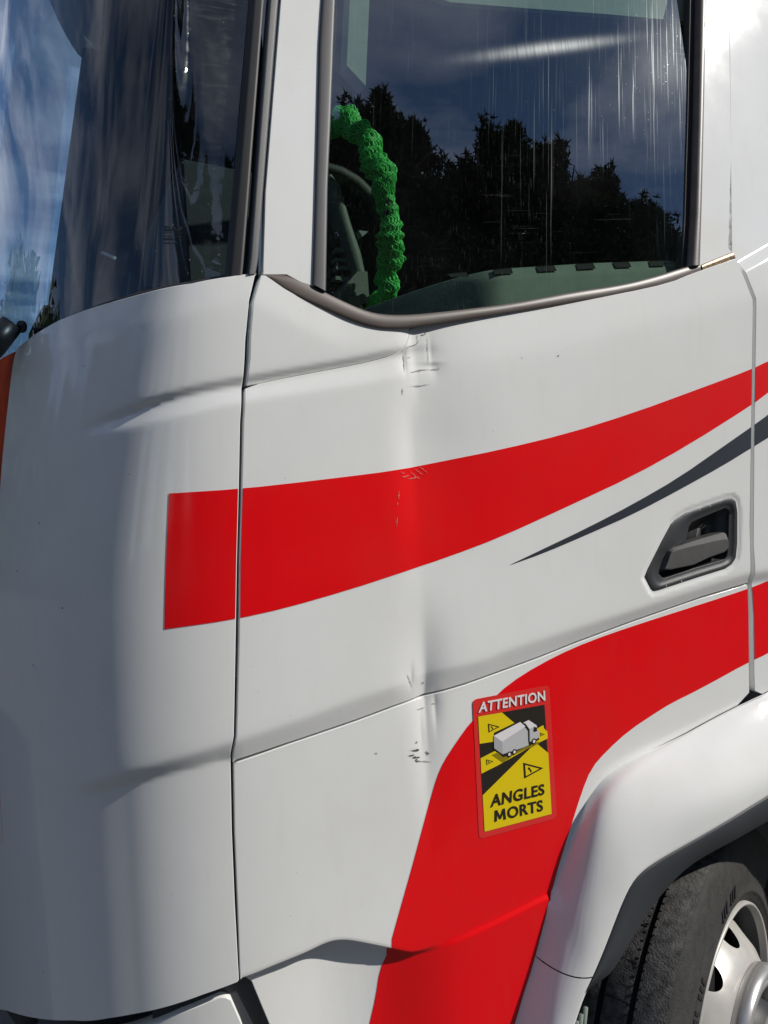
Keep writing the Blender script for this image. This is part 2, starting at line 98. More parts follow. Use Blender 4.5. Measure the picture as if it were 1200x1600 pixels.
 'fA': [(1.4683,-.003,1.2485),(1.4576,-.003,1.2469),(1.4469,-.003,1.2454),(1.4361,-.003,1.2438),(1.4254,-.003,1.2423),(1.4147,-.003,1.2407),(1.404,-.003,1.2389),(1.3933,-.003,1.237),(1.3826,-.003,1.2352),(1.3719,-.003,1.2334),(1.3612,-.003,1.2314),(1.3505,-.003,1.2293),(1.3398,-.003,1.2273),(1.3291,-.003,1.2253),(1.3184,-.003,1.2232),(1.3077,-.003,1.221),(1.297,-.003,1.2188),(1.2863,-.003,1.2166),(1.2756,-.003,1.2144),(1.2649,-.003,1.2121),(1.2542,-.003,1.2097),(1.2435,-.003,1.2073),(1.2328,-.003,1.2049),(1.2221,-.003,1.2025),(1.2114,-.003,1.2001),(1.2007,-.003,1.1982),(1.19,-.003,1.1962),(1.1793,-.003,1.1942),(1.1686,-.003,1.1923),(1.1579,-.003,1.1903),(1.1472,-.003,1.1887),(1.1365,-.003,1.1872),(1.1258,-.003,1.1857),(1.1151,-.003,1.1841),(1.1044,-.003,1.1826),(1.0937,-.003,1.1806),(1.083,-.003,1.1785),(1.0723,-.003,1.1764),(1.0616,-.003,1.1743),(1.0508,-.003,1.1712),(1.0401,-.003,1.168),(1.0294,-.003,1.1646),(1.0187,-.003,1.1607),(1.008,-.003,1.1564),(0.9973,-.003,1.1511),(0.9866,-.003,1.1443),(0.9759,-.003,1.1365),(0.9652,-.003,1.1274),(0.9545,-.003,1.1167),(0.9438,-.003,1.1028),(0.9331,-.003,1.087),(0.9224,-.003,1.0705),(0.9117,-.003,1.0537),(0.901,-.003,1.0354),(0.8903,-.003,1.0167),(0.8796,-.003,0.9959),(0.8689,-.003,0.9763),(0.8582,-.003,0.9601),(0.8475,-.003,0.9493),(0.8368,-.003,0.9115),(0.8261,-.003,0.8825),(0.8154,-.003,0.8562),(0.8047,-.003,0.8322),(0.794,-.003,0.8121),(0.7833,-.003,0.7908),(0.7726,-.003,0.7678),(0.7619,-.003,0.7436),(0.7512,-.003,0.7189),(0.7405,-.003,0.6938),(0.7298,-.003,0.6688)],
 'fB': [(1.4162,-.028,1.2313),(1.4066,-.028,1.2298),(1.397,-.028,1.2284),(1.3874,-.028,1.227),(1.3778,-.028,1.2255),(1.3682,-.028,1.2241),(1.3586,-.028,1.2226),(1.349,-.028,1.2212),(1.3394,-.028,1.2197),(1.3299,-.028,1.2183),(1.3203,-.028,1.2168),(1.3107,-.028,1.2153),(1.3011,-.028,1.2137),(1.2915,-.028,1.2122),(1.2819,-.028,1.2106),(1.2723,-.028,1.2089),(1.2627,-.028,1.2072),(1.2531,-.028,1.2055),(1.2435,-.028,1.2037),(1.2339,-.028,1.2019),(1.2243,-.028,1.2),(1.2147,-.028,1.1982),(1.2051,-.028,1.1962),(1.1955,-.028,1.1942),(1.1859,-.028,1.1922),(1.1763,-.028,1.1902),(1.1667,-.028,1.1881),(1.1571,-.028,1.1861),(1.1476,-.028,1.184),(1.138,-.028,1.1819),(1.1284,-.028,1.1797),(1.1188,-.028,1.1776),(1.1092,-.028,1.1754),(1.0996,-.028,1.1732),(1.09,-.028,1.1709),(1.0804,-.028,1.1686),(1.0708,-.028,1.1662),(1.0612,-.028,1.1636),(1.0516,-.028,1.161),(1.042,-.028,1.1579),(1.0324,-.028,1.1548),(1.0228,-.028,1.1511),(1.0132,-.028,1.1471),(1.0036,-.028,1.1425),(0.994,-.028,1.1372),(0.9844,-.028,1.1313),(0.9748,-.028,1.1243),(0.9653,-.028,1.1158),(0.9557,-.028,1.1056),(0.9461,-.028,1.0927),(0.9365,-.028,1.0768),(0.9269,-.028,1.0581),(0.9173,-.028,1.0379),(0.9077,-.028,1.0166),(0.8981,-.028,0.9955),(0.8885,-.028,0.9746),(0.8789,-.028,0.954),(0.8693,-.028,0.9332),(0.8597,-.028,0.9121),(0.8501,-.028,0.8908),(0.8405,-.028,0.8701),(0.8309,-.028,0.8499),(0.8213,-.028,0.8305),(0.8117,-.028,0.8113),(0.8021,-.028,0.7915),(0.7925,-.028,0.7711),(0.783,-.028,0.7491),(0.7734,-.028,0.7249),(0.7638,-.028,0.6987),(0.7542,-.028,0.6722)],
 'fC': [(1.3746,-.057,1.133),(1.3659,-.057,1.1319),(1.3571,-.057,1.1308),(1.3483,-.057,1.1297),(1.3395,-.057,1.1286),(1.3307,-.057,1.1275),(1.322,-.057,1.1264),(1.3132,-.057,1.1253),(1.3044,-.057,1.1243),(1.2956,-.057,1.1232),(1.2868,-.057,1.1221),(1.278,-.057,1.121),(1.2693,-.057,1.1199),(1.2605,-.057,1.1188),(1.2517,-.057,1.1177),(1.2429,-.057,1.1165),(1.2341,-.057,1.1153),(1.2254,-.057,1.1141),(1.2166,-.057,1.1129),(1.2078,-.057,1.1117),(1.199,-.057,1.1103),(1.1902,-.057,1.109),(1.1815,-.057,1.1076),(1.1727,-.057,1.1063),(1.1639,-.057,1.1048),(1.1551,-.057,1.1033),(1.1463,-.057,1.1018),(1.1376,-.057,1.1002),(1.1288,-.057,1.0984),(1.12,-.057,1.0967),(1.1112,-.057,1.0948),(1.1024,-.057,1.0928),(1.0936,-.057,1.0907),(1.0849,-.057,1.0885),(1.0761,-.057,1.0861),(1.0673,-.057,1.0836),(1.0585,-.057,1.0808),(1.0497,-.057,1.0779),(1.041,-.057,1.0747),(1.0322,-.057,1.0712),(1.0234,-.057,1.0674),(1.0146,-.057,1.0635),(1.0058,-.057,1.0589),(0.9971,-.057,1.0539),(0.9883,-.057,1.0483),(0.9795,-.057,1.0417),(0.9707,-.057,1.0336),(0.9619,-.057,1.0241),(0.9532,-.057,1.013),(0.9444,-.057,1.0003),(0.9356,-.057,0.9869),(0.9268,-.057,0.9731),(0.918,-.057,0.9589),(0.9092,-.057,0.9442),(0.9005,-.057,0.9289),(0.8917,-.057,0.9127),(0.8829,-.057,0.8955),(0.8741,-.057,0.8769),(0.8653,-.057,0.8595),(0.8566,-.057,0.8433),(0.8478,-.057,0.8282),(0.839,-.057,0.8136),(0.8302,-.057,0.7989),(0.8214,-.057,0.784),(0.8127,-.057,0.7688),(0.8039,-.057,0.753),(0.7951,-.057,0.7368),(0.7863,-.057,0.7202),(0.7775,-.057,0.7034),(0.7688,-.057,0.6866)],
 'fD': [(1.3568,-.069,1.0798),(1.3486,-.069,1.0781),(1.3404,-.069,1.0764),(1.3322,-.069,1.0746),(1.324,-.069,1.0729),(1.3158,-.069,1.0712),(1.3076,-.069,1.0695),(1.2994,-.069,1.0677),(1.2912,-.069,1.066),(1.283,-.069,1.0643),(1.2748,-.069,1.0626),(1.2666,-.069,1.0608),(1.2584,-.069,1.0591),(1.2502,-.069,1.0573),(1.242,-.069,1.0555),(1.2338,-.069,1.0537),(1.2256,-.069,1.0519),(1.2175,-.069,1.0501),(1.2093,-.069,1.0483),(1.2011,-.069,1.0464),(1.1929,-.069,1.0445),(1.1847,-.069,1.0426),(1.1765,-.069,1.0407),(1.1683,-.069,1.0388),(1.1601,-.069,1.0369),(1.1519,-.069,1.035),(1.1437,-.069,1.0331),(1.1355,-.069,1.0311),(1.1273,-.069,1.0292),(1.1191,-.069,1.0273),(1.1109,-.069,1.0254),(1.1027,-.069,1.0235),(1.0945,-.069,1.0215),(1.0863,-.069,1.0196),(1.0781,-.069,1.0176),(1.0699,-.069,1.0156),(1.0617,-.069,1.0135),(1.0535,-.069,1.0114),(1.0453,-.069,1.0092),(1.0371,-.069,1.0069),(1.0289,-.069,1.0044),(1.0207,-.069,1.0015),(1.0125,-.069,0.9982),(1.0043,-.069,0.9943),(0.9961,-.069,0.9895),(0.9879,-.069,0.9832),(0.9797,-.069,0.9752),(0.9715,-.069,0.9655),(0.9633,-.069,0.9543),(0.9551,-.069,0.9424),(0.9469,-.069,0.9299),(0.9387,-.069,0.9169),(0.9305,-.069,0.9035),(0.9223,-.069,0.8905),(0.9141,-.069,0.8778),(0.9059,-.069,0.8655),(0.8978,-.069,0.8536),(0.8896,-.069,0.842),(0.8814,-.069,0.8308),(0.8732,-.069,0.8197),(0.865,-.069,0.8082),(0.8568,-.069,0.7954),(0.8486,-.069,0.7809),(0.8404,-.069,0.7656),(0.8322,-.069,0.7501),(0.824,-.069,0.7348),(0.8158,-.069,0.7197),(0.8076,-.069,0.7047),(0.7994,-.069,0.6897),(0.7912,-.069,0.6747)],
 'fE': [(1.3614,-.063,1.0213),(1.3516,-.063,1.0196),(1.3417,-.063,1.018),(1.3318,-.063,1.0163),(1.3219,-.063,1.0147),(1.312,-.063,1.013),(1.3021,-.063,1.0114),(1.2922,-.063,1.0098),(1.2823,-.063,1.0081),(1.2724,-.063,1.0066),(1.2626,-.063,1.005),(1.2527,-.063,1.0035),(1.2428,-.063,1.002),(1.2329,-.063,1.0005),(1.223,-.063,0.999),(1.2131,-.063,0.9974),(1.2032,-.063,0.9957),(1.1933,-.063,0.994),(1.1835,-.063,0.9921),(1.1736,-.063,0.9901),(1.1637,-.063,0.9879),(1.1538,-.063,0.9854),(1.1439,-.063,0.9826),(1.134,-.063,0.9795),(1.1241,-.063,0.9758),(1.1142,-.063,0.9715),(1.1043,-.063,0.9665),(1.0945,-.063,0.961),(1.0846,-.063,0.9548),(1.0747,-.063,0.9482),(1.0648,-.063,0.9413),(1.0549,-.063,0.934),(1.045,-.063,0.9263),(1.0351,-.063,0.9181),(1.0252,-.063,0.9094),(1.0154,-.063,0.8999),(1.0055,-.063,0.8898),(0.9956,-.063,0.8796),(0.9857,-.063,0.8695),(0.9758,-.063,0.8597),(0.9659,-.063,0.85),(0.956,-.063,0.8408),(0.9461,-.063,0.8323),(0.9362,-.063,0.8252),(0.9264,-.063,0.8206),(0.9165,-.063,0.8176),(0.9066,-.063,0.8155),(0.8967,-.063,0.8139),(0.8868,-.063,0.8123),(0.8769,-.063,0.8106)],
 'fD_lip': [(1.3556,-.07,1.0804),(1.3456,-.07,1.0783),(1.3357,-.07,1.0762),(1.3257,-.07,1.0741),(1.3157,-.07,1.072),(1.3058,-.07,1.0699),(1.2958,-.07,1.0679),(1.2859,-.07,1.0658),(1.2759,-.07,1.0637),(1.2659,-.07,1.0615),(1.256,-.07,1.0594),(1.246,-.07,1.0573),(1.2361,-.07,1.0551),(1.2261,-.07,1.0529),(1.2161,-.07,1.0507),(1.2062,-.07,1.0485),(1.1962,-.07,1.0462),(1.1863,-.07,1.0439),(1.1763,-.07,1.0416),(1.1664,-.07,1.0393),(1.1564,-.07,1.0369),(1.1464,-.07,1.0346),(1.1365,-.07,1.0323),(1.1265,-.07,1.0299),(1.1166,-.07,1.0276),(1.1066,-.07,1.0253),(1.0966,-.07,1.0229),(1.0867,-.07,1.0206),(1.0767,-.07,1.0182),(1.0668,-.07,1.0158),(1.0568,-.07,1.0132),(1.0468,-.07,1.0105),(1.0369,-.07,1.0078),(1.0269,-.07,1.0048),(1.017,-.07,1.0012),(1.007,-.07,0.9968),(0.9971,-.07,0.9913),(0.9871,-.07,0.9839),(0.9771,-.07,0.974),(0.9672,-.07,0.9615),(0.9572,-.07,0.9475),(0.9473,-.07,0.9325),(0.9373,-.07,0.9167),(0.9273,-.07,0.9005),(0.9174,-.07,0.8848),(0.9074,-.07,0.8697),(0.8975,-.07,0.8552),(0.8875,-.07,0.8411),(0.8775,-.07,0.8276),(0.8676,-.07,0.8143)],
 'fseam': [(0.731,-.069,0.8546),(0.7509,-.069,0.8348),(0.8126,-.069,0.8074),(0.8659,-.069,0.8083)],
 'bumper': [(-.2225,0.7948),(-.0184,0.8737),(0.0908,0.9113),(0.1576,0.932),(0.2258,0.9475),(0.2353,0.9455),(0.2435,0.9395),(0.2582,0.8981),(0.2794,0.8202),(0.2794,0.6),(-.3,0.6)],
 'corner_edge': [(-.2398,1.7774),(-.2441,1.8369),(-.2448,1.9122),(-.2441,1.9798),(-.2395,2.021)],
 'red_front_top': [(-.2453,2.0231),(-.3113,2.0173)],
 'in_ledge_top': [(0.626,0.062,2.1137),(0.6622,0.062,2.1201),(0.8527,0.062,2.1488),(1.0656,0.062,2.1749),(1.2728,0.062,2.1956),(1.2938,0.062,2.1931),(1.2928,0.062,2.174)],
 'in_ledge_fold': [(0.6205,0.052,2.1046),(0.6565,0.052,2.1103),(0.845,0.052,2.1331),(1.0562,0.052,2.1575),(1.2618,0.052,2.1786),(1.2824,0.052,2.1733)],
 'in_slots': [(0.7249,0.06,2.126),(0.7743,0.06,2.1305),(0.7698,0.06,2.1231),(0.7285,0.06,2.1187),(0.8227,0.06,2.1409),(0.8736,0.06,2.1463),(0.8702,0.06,2.1382),(0.8266,0.06,2.1334),(0.9232,0.06,2.1553),(0.9756,0.06,2.1602),(0.9704,0.06,2.1518),(0.9273,0.06,2.1469),(1.0215,0.06,2.1661),(1.0735,0.06,2.1711),(1.0698,0.06,2.1632),(1.0259,0.06,2.1588),(1.117,0.06,2.1782),(1.1683,0.06,2.1826),(1.1644,0.06,2.1751),(1.1217,0.06,2.1707),(1.2121,0.06,2.1872),(1.2624,0.06,2.1916),(1.2584,0.06,2.1839),(1.217,0.06,2.1796)],
 'pillar_trim': [(0.5943,0.125,2.6638),(0.6316,0.125,2.6722),(0.6283,0.125,2.6371),(0.6113,0.125,2.4777),(0.5752,0.125,2.508),(0.5885,0.125,2.6286)],
 'blind': [(0.7218,0.14,2.6896),(0.805,0.14,2.6788),(0.9552,0.14,2.7007),(1.2059,0.14,2.7385),(1.4721,0.14,2.7748),(1.5383,0.14,2.8702)],
 'dash_band_o': [(0.6586,0.42,2.4396),(0.6785,0.42,2.4169),(0.6972,0.42,2.3416),(0.7196,0.42,2.2728),(0.7304,0.42,2.2137),(0.7277,0.42,2.1949),(0.7031,0.42,2.1764)],
 'dash_band_i': [(0.6416,0.42,2.432),(0.6566,0.42,2.406),(0.6694,0.42,2.3389),(0.6895,0.42,2.2633),(0.7025,0.42,2.2189),(0.7024,0.42,2.1905),(0.6949,0.42,2.1702)],
 'dash_low': [(0.6974,0.4,2.2245),(0.7222,0.4,2.2262),(0.7233,0.4,2.1642),(0.6718,0.4,2.1278),(0.6351,0.4,2.1455),(0.668,0.4,2.1932)],
 'dash_btn': [(0.6843,0.45,2.2816),(0.6813,0.45,2.2585),(0.6819,0.45,2.2413),(0.679,0.45,2.2182)],
 'spoke': [(0.6583,0.47,2.473),(0.6968,0.47,2.4663),(0.737,0.47,2.4479),(0.7663,0.47,2.4235),(0.789,0.47,2.3921),(0.8008,0.47,2.3681)],
 'chrome': [(0.7282,0.45,2.3328),(0.7521,0.45,2.3321),(0.7369,0.45,2.3191)],
 'glare_smear': [(0.7438,2.5209),(1.1731,2.6518)],
 'slip': [(0.171,0.46,2.2447),(0.1983,0.46,2.2342),(0.1955,0.46,2.2289),(0.1683,0.46,2.2394)],
 'wiper': [(-.051,0.3,1.9996),(-.0196,0.3,2.0361),(0.0006,0.3,2.0597)],
 'wiper_knob': [(0.0154,0.3,2.0571),(0.0049,0.3,2.049)],
 'red_px': [(-.0246,0.3,1.9566)],
}
ST = {
 'border': [(0.7066,1.3569),(0.876,1.3565),(0.8796,1.1003),(0.7059,1.1022)],
 'inner': [(0.7162,1.3247),(0.8628,1.3215),(0.8675,1.1115),(0.718,1.1132)],
 'yellow': [[(0.7162,1.3247),(0.7671,1.3234),(0.7931,1.2991),(0.7476,1.2893),(0.7458,1.2733),(0.7163,1.275)],[(0.7171,1.2485),(0.7481,1.2557),(0.7648,1.24),(0.8217,1.2466),(0.8192,1.2459),(0.7536,1.2282),(0.7171,1.2202)],[(0.7177,1.1804),(0.8265,1.2461),(0.8427,1.2501),(0.866,1.2287),(0.8675,1.1115),(0.718,1.1132)],[(0.8431,1.2798),(0.8575,1.2834),(0.8591,1.2769),(0.8662,1.2694),(0.866,1.2566),(0.8266,1.2481),(0.817,1.25),(0.8396,1.26)]],
 'shade': [[(0.7408,1.2503),(0.7549,1.252),(0.8467,1.2545),(0.8452,1.2507),(0.7875,1.2405),(0.7643,1.2308)]],
 'truck_side': [[(0.7642,1.2702),(0.8131,1.2894),(0.8223,1.2796),(0.8219,1.2511),(0.7636,1.2469)],[(0.8237,1.2834),(0.8356,1.2853),(0.8354,1.2829),(0.8459,1.2762),(0.8458,1.2608),(0.8334,1.2601),(0.8242,1.2578)]],
 'truck_top': [[(0.7467,1.2845),(0.8052,1.2993),(0.8167,1.2887),(0.7642,1.2702)],[(0.8123,1.2966),(0.8241,1.2996),(0.8415,1.2863),(0.8423,1.2816),(0.8356,1.2853),(0.8248,1.2821)]],
 'truck_back': [[(0.7467,1.2845),(0.7642,1.2702),(0.7636,1.2469),(0.7461,1.2613)]],
 'dark': [[(0.746,1.2607),(0.7636,1.2469),(0.8231,1.2508),(0.8242,1.2567),(0.8421,1.2611),(0.8462,1.2628),(0.8459,1.2584),(0.8269,1.2532),(0.7732,1.2419),(0.7649,1.2416)],[(0.8344,1.2818),(0.8408,1.2829),(0.8422,1.2759),(0.835,1.2752)],[(0.8134,1.2944),(0.8158,1.2954),(0.8251,1.2821),(0.8242,1.2578),(0.8218,1.2576),(0.8223,1.2796)]],
 'wheel': [(0.7781,1.244,0.0048),(0.7895,1.2462,0.0048),(0.834,1.2575,0.0052)],
 'tri': [[(0.7359,1.3084),(0.761,1.2982),(0.7362,1.2922)],[(0.7284,1.2443),(0.744,1.2375),(0.7287,1.2339)],[(0.8491,1.2711),(0.8597,1.2656),(0.8492,1.2637)],[(0.8081,1.222),(0.853,1.2028),(0.8089,1.1919)]],
 'txt': [('ATTENTION',[(0.7165,1.3316),(0.8645,1.3291),(0.8643,1.3485),(0.7199,1.3501)]),('ANGLES',[(0.7319,1.1548),(0.853,1.1521),(0.8534,1.1732),(0.7356,1.178)]),('MORTS',[(0.7397,1.126),(0.8481,1.1222),(0.848,1.1439),(0.7397,1.1481)])],
}
DENTS = [(0.6256,1.9856,0.008,0.02,0.06,0.06,0.09,1.6),(0.6173,1.811,0.0095,0.035,0.105,0.1,0.18,2),(0.6122,1.43,0.01,0.04,0.034,0.09,0.05,1.5),(0.6142,1.37,0.007,0.022,0.016,0.05,0.09,1.3),(0.6083,1.25,0.0036,0.022,0.03,0.06,0.1,1.5),(0.6039,1.9581,0.0026,0.012,0.004,0.02,0.02,1.2),(0.6545,1.9749,0.0022,0.004,0.01,0.03,0.02,1.2),(0.6606,1.9513,0.0032,0.022,0.014,0.004,0.02,1.4),(0.6339,1.3581,0.004,0.007,0.01,0.02,0.04,1.2),(0.5858,1.4146,0.0024,0.018,0.005,0.022,0.014,1.2),(0.6055,1.3079,0.0016,0.01,0.004,0.05,0.03,1.2)]
# ---- cab body surface: plan curve s (metres along the skin, s = x on the flat side), height z, outward offset d
def smooth(a, b, v):
    t = np.clip((np.asarray(v, float) - a) / (b - a), 0, 1)
    return t * t * (3 - 2 * t)
_PS = [3.0, .50, .42, .36, .30, .25, .20, .15, .10, .05, .0, -.1, -.2, -.35, -.6, -.9, -1.3]
_PA = [0, 0, .8, 2.0, 4, 8, 14, 22, 33, 44, 53, 63, 68.5, 73, 78, 84, 90]
_sg = np.arange(2.6, -1.6, -.002)
_ph = np.interp(_sg, _PS[::-1], _PA[::-1])
_k = np.ones(21) / 21
_ph = np.radians(np.convolve(np.pad(_ph, 10, mode='edge'), _k, 'valid'))
_x = 2.6 - np.concatenate([[0], np.cumsum(np.cos(_ph[:-1]) * .002)])
_y = np.concatenate([[0], np.cumsum(np.sin(_ph[:-1]) * .002)])
_ic = int(np.argmin(np.abs(_y - 1.25)))
S_MID = float(_sg[_ic])                       # plan position of the middle of the cab front
def plan(s):
    s = np.asarray(s, float)
    m = s < S_MID
    q = np.where(m, 2 * S_MID - s, s)
    x = np.interp(q, _sg[::-1], _x[::-1]); y = np.interp(q, _sg[::-1], _y[::-1]); a = np.interp(q, _sg[::-1], _ph[::-1])
    return x, np.where(m, 2.5 - y, y), np.where(m, np.pi - a, a)
TILT = math.tan(math.radians(7.0))
def ramp(v, r=.006):                          # soft max(v, 0)
    return .5 * (v + np.sqrt(v * v + r * r))
def rake(s, z):
    z = np.asarray(z, float)
    return .17 * ramp(z - 1.6, .15) * (1 - smooth(.02, .32, s))
def line(name, s):
    L = np.asarray(D[name], float); s = np.asarray(s, float)      # a traced line, its corners eased
    return sum(w * np.interp(s + o, L[:, 0], L[:, 1]) for o, w in ((-.014, .15), (-.007, .2), (0, .3), (.007, .2), (.014, .15)))
def d_upper(s, z):                            # plane of the glass and the window frame
    return -TILT * ramp(np.asarray(z, float) - 1.93, .02)
def dent(s, z):
    o = 0
    for (s0, z0, a, wl, wr, hu, hd, pw) in DENTS:
        us = s - s0; uz = z - z0
        g = np.exp(-(np.abs(us) / np.where(us < 0, wl, wr)) ** pw)
        h = np.exp(-(uz / np.where(uz > 0, hu, hd)) ** 2)
        o = o - a * g * h
    return o
def handle_dip(s, z):                         # the skin dips into the rim of the handle bowl
    o = np.zeros(np.broadcast(s, z).shape)
    if 'handle_outer' not in D: return o
    H = np.asarray(D['handle_outer'], float)
    m = (s > H[:, 0].min() - .02) & (s < H[:, 0].max() + .02) & (z > H[:, 1].min() - .02) & (z < H[:, 1].max() + .02)
    if not np.any(m): return o
    p = np.stack([s[m], z[m]], -1)[:, None]; a = H[None]; b = np.roll(H, -1, 0)[None]
    t = np.clip(((p - a) * (b - a)).sum(-1) / ((b - a) ** 2).sum(-1), 0, 1)
    dist = np.sqrt(((p - a - (b - a) * t[..., None]) ** 2).sum(-1)).min(1)
    o[m] = .0030 * (1 - smooth(.0, .013, dist))
    return o
def d_body(s, z):                             # relief of the painted skin
    s = np.asarray(s, float); z = np.asarray(z, float)
    if 'mid_lo' not in D: return d_upper(s, z)
    T, L1, L2, L3 = (line(n, s) for n in ('top_shoulder', 'groove_hi', 'groove_mid', 'groove_lo'))
    fg = smooth(-.02, .12, s)                 # creases die out towards the front
    k = (L1 - L2); k2 = (L2 - L3)
    dep = .0095 * fg
    gro = -TILT * ramp(z - T, .012) + dep / k * (-ramp(L1 - z, .004) + ramp(L2 - z, .004)) + dep / k2 * (ramp(L2 - z, .004) - ramp(L3 - z, .005))
    sh = line('shoulder', s)
    pla = -TILT * ramp(z - sh, .02)
    w = smooth(.54, .70, s)
    d = gro * (1 - w) + pla * w
    M1, M2 = line('mid_hi', s), line('mid_lo', s)
    fm = smooth(-.02, .10, s)
    d = d + .0125 * fm / np.maximum(M1 - M2, .006) * (-ramp(M1 - z, .006) + ramp(M2 - z, .003))
    # lower crease: sheet steps in below it in front, swells out below it behind
    zl = line('low_crease', s)
    dl = sum(np.interp(s + o, [.26, .30, .34, .42, .50, .56, .61, .66, .86], [.018, .020, .024, .031, .026, .012, 0, -.004, -.006]) for o in (-.03, -.018, -.006, .006, .018, .03)) / 6
    d = d - np.where(s > .262, dl * smooth(0, .014, zl - z), 0)
    d = d - handle_dip(s, z)
    return d + dent(s, z) * smooth(.36, .46, s)
def NRM(a):
    return np.stack([-np.sin(a), -np.cos(a), 0 * a], -1)
def pos(s, z, dfun, off=0):
    s = np.asarray(s, float); z = np.asarray(z, float)
    x, y, a = plan(s)
    d = dfun(s, z) + off
    n = NRM(a)
    return np.stack([x + rake(s, z), y, z], -1) + n * np.asarray(d)[..., None]
def nor(s, z, dfun, e=.0012):
    u = pos(s + e, z, dfun) - pos(s - e, z, dfun); v = pos(s, z + e, dfun) - pos(s, z - e, dfun)
    n = np.cross(u, v)
    return n / np.linalg.norm(n, axis=-1, keepdims=True)
# ------------------------------------------------------------------ helpers
rng = random.Random(7)
def link(o, parent=None):
    COL.objects.link(o)
    if parent is not None: o.parent = parent
    return o
def empty(name, loc=(0, 0, 0)):
    o = bpy.data.objects.new(name, None); o.location = loc; o.empty_display_size = .1
    return link(o)
def tag(o, label=None, cat=None, group=None, kind=None):
    if label: o['label'] = label
    if cat: o['category'] = cat
    if group: o['group'] = group
    if kind: o['kind'] = kind
    return o
def mesh_obj(name, V, F, mat, parent=None, normals=None, smooth_shade=True):
    me = bpy.data.meshes.new(name)
    me.from_pydata([tuple(map(float, v)) for v in V], [], [tuple(map(int, f)) for f in F]); me.update()
    me.materials.append(mat)
    if smooth_shade or normals is not None:
        me.polygons.foreach_set('use_smooth', [True] * len(me.polygons))
    if normals is not None:
        me.normals_split_custom_set_from_vertices([tuple(map(float, n)) for n in normals])
    return link(bpy.data.objects.new(name, me), parent)
class MB:
    """collects boxes, tubes, lathes; build() links them as one object"""
    def __init__(s): s.V = []; s.F = []
    def add(s, V, F):
        b = len(s.V); s.V += [tuple(map(float, v)) for v in V]; s.F += [tuple(int(i) + b for i in f) for f in F]
    def box(s, lo, hi, M=None):
        (a, b, c), (d, e, f) = lo, hi
        V = [(a, b, c), (d, b, c), (d, e, c), (a, e, c), (a, b, f), (d, b, f), (d, e, f), (a, e, f)]
        if M is not None: V = [M @ Vector(v) for v in V]
        s.add(V, [(0, 3, 2, 1), (4, 5, 6, 7), (0, 1, 5, 4), (1, 2, 6, 5), (2, 3, 7, 6), (3, 0, 4, 7)])
    def tube(s, P, r, n=10, closed=False, cap=True):
        P = [Vector(p) for p in P]; m = len(P); R = r if hasattr(r, '__len__') else [r] * m
        t0 = (P[1] - P[0]).normalized(); ref = Vector((0, 0, 1)) if abs(t0.z) < .9 else Vector((0, 1, 0))
        u = t0.cross(ref).normalized(); V = []
        for i in range(m):
            a = P[(i - 1) % m] if (closed or i) else P[0]; b = P[(i + 1) % m] if (closed or i < m - 1) else P[-1]
            t = (b - a).normalized(); u = (u - t * u.dot(t)).normalized(); w = t.cross(u)
            for k in range(n):
                q = 2 * math.pi * k / n; V.append(P[i] + (u * math.cos(q) + w * math.sin(q)) * R[i])
        F = []
        for i in range(m if closed else m - 1):
            j = (i + 1) % m
            for k in range(n):
                l = (k + 1) % n; F.append((i * n + k, i * n + l, j * n + l, j * n + k))
        if cap and not closed: F += [tuple(range(n))[::-1], tuple((m - 1) * n + k for k in range(n))]
        s.add(V, F)
    def build(s, name, mat, parent=None, sm=True): return mesh_obj(name, s.V, s.F, mat, parent, None, sm)
def arr(k): return np.asarray(D[k], float)
def in_poly(P, X, Y):
    r = np.zeros(X.shape, bool); n = len(P)
    for i in range(n):
        (x1, y1), (x2, y2) = P[i], P[i - 1]
        if y1 == y2: continue
        c = ((y1 > Y) != (y2 > Y)); r ^= c & (X < (x2 - x1) * (Y - y1) / (y2 - y1) + x1)
    return r
def clip_half(P, ax, v, keep_gt):
    out = []; n = len(P)
    for i in range(n):
        a, b = P[i - 1], P[i]
        ia = (a[ax] >= v) if keep_gt else (a[ax] <= v); ib = (b[ax] >= v) if keep_gt else (b[ax] <= v)
        if ia != ib:
            t = (v - a[ax]) / (b[ax] - a[ax]); q = [a[0] + t * (b[0] - a[0]), a[1] + t * (b[1] - a[1])]; q[ax] = v; out.append(tuple(q))
        if ib: out.append(b)
    return out
def area(P):
    P = np.asarray(P); x, y = P[:, 0], P[:, 1]
    return .5 * (np.dot(x, np.roll(y, -1)) - np.dot(y, np.roll(x, -1)))
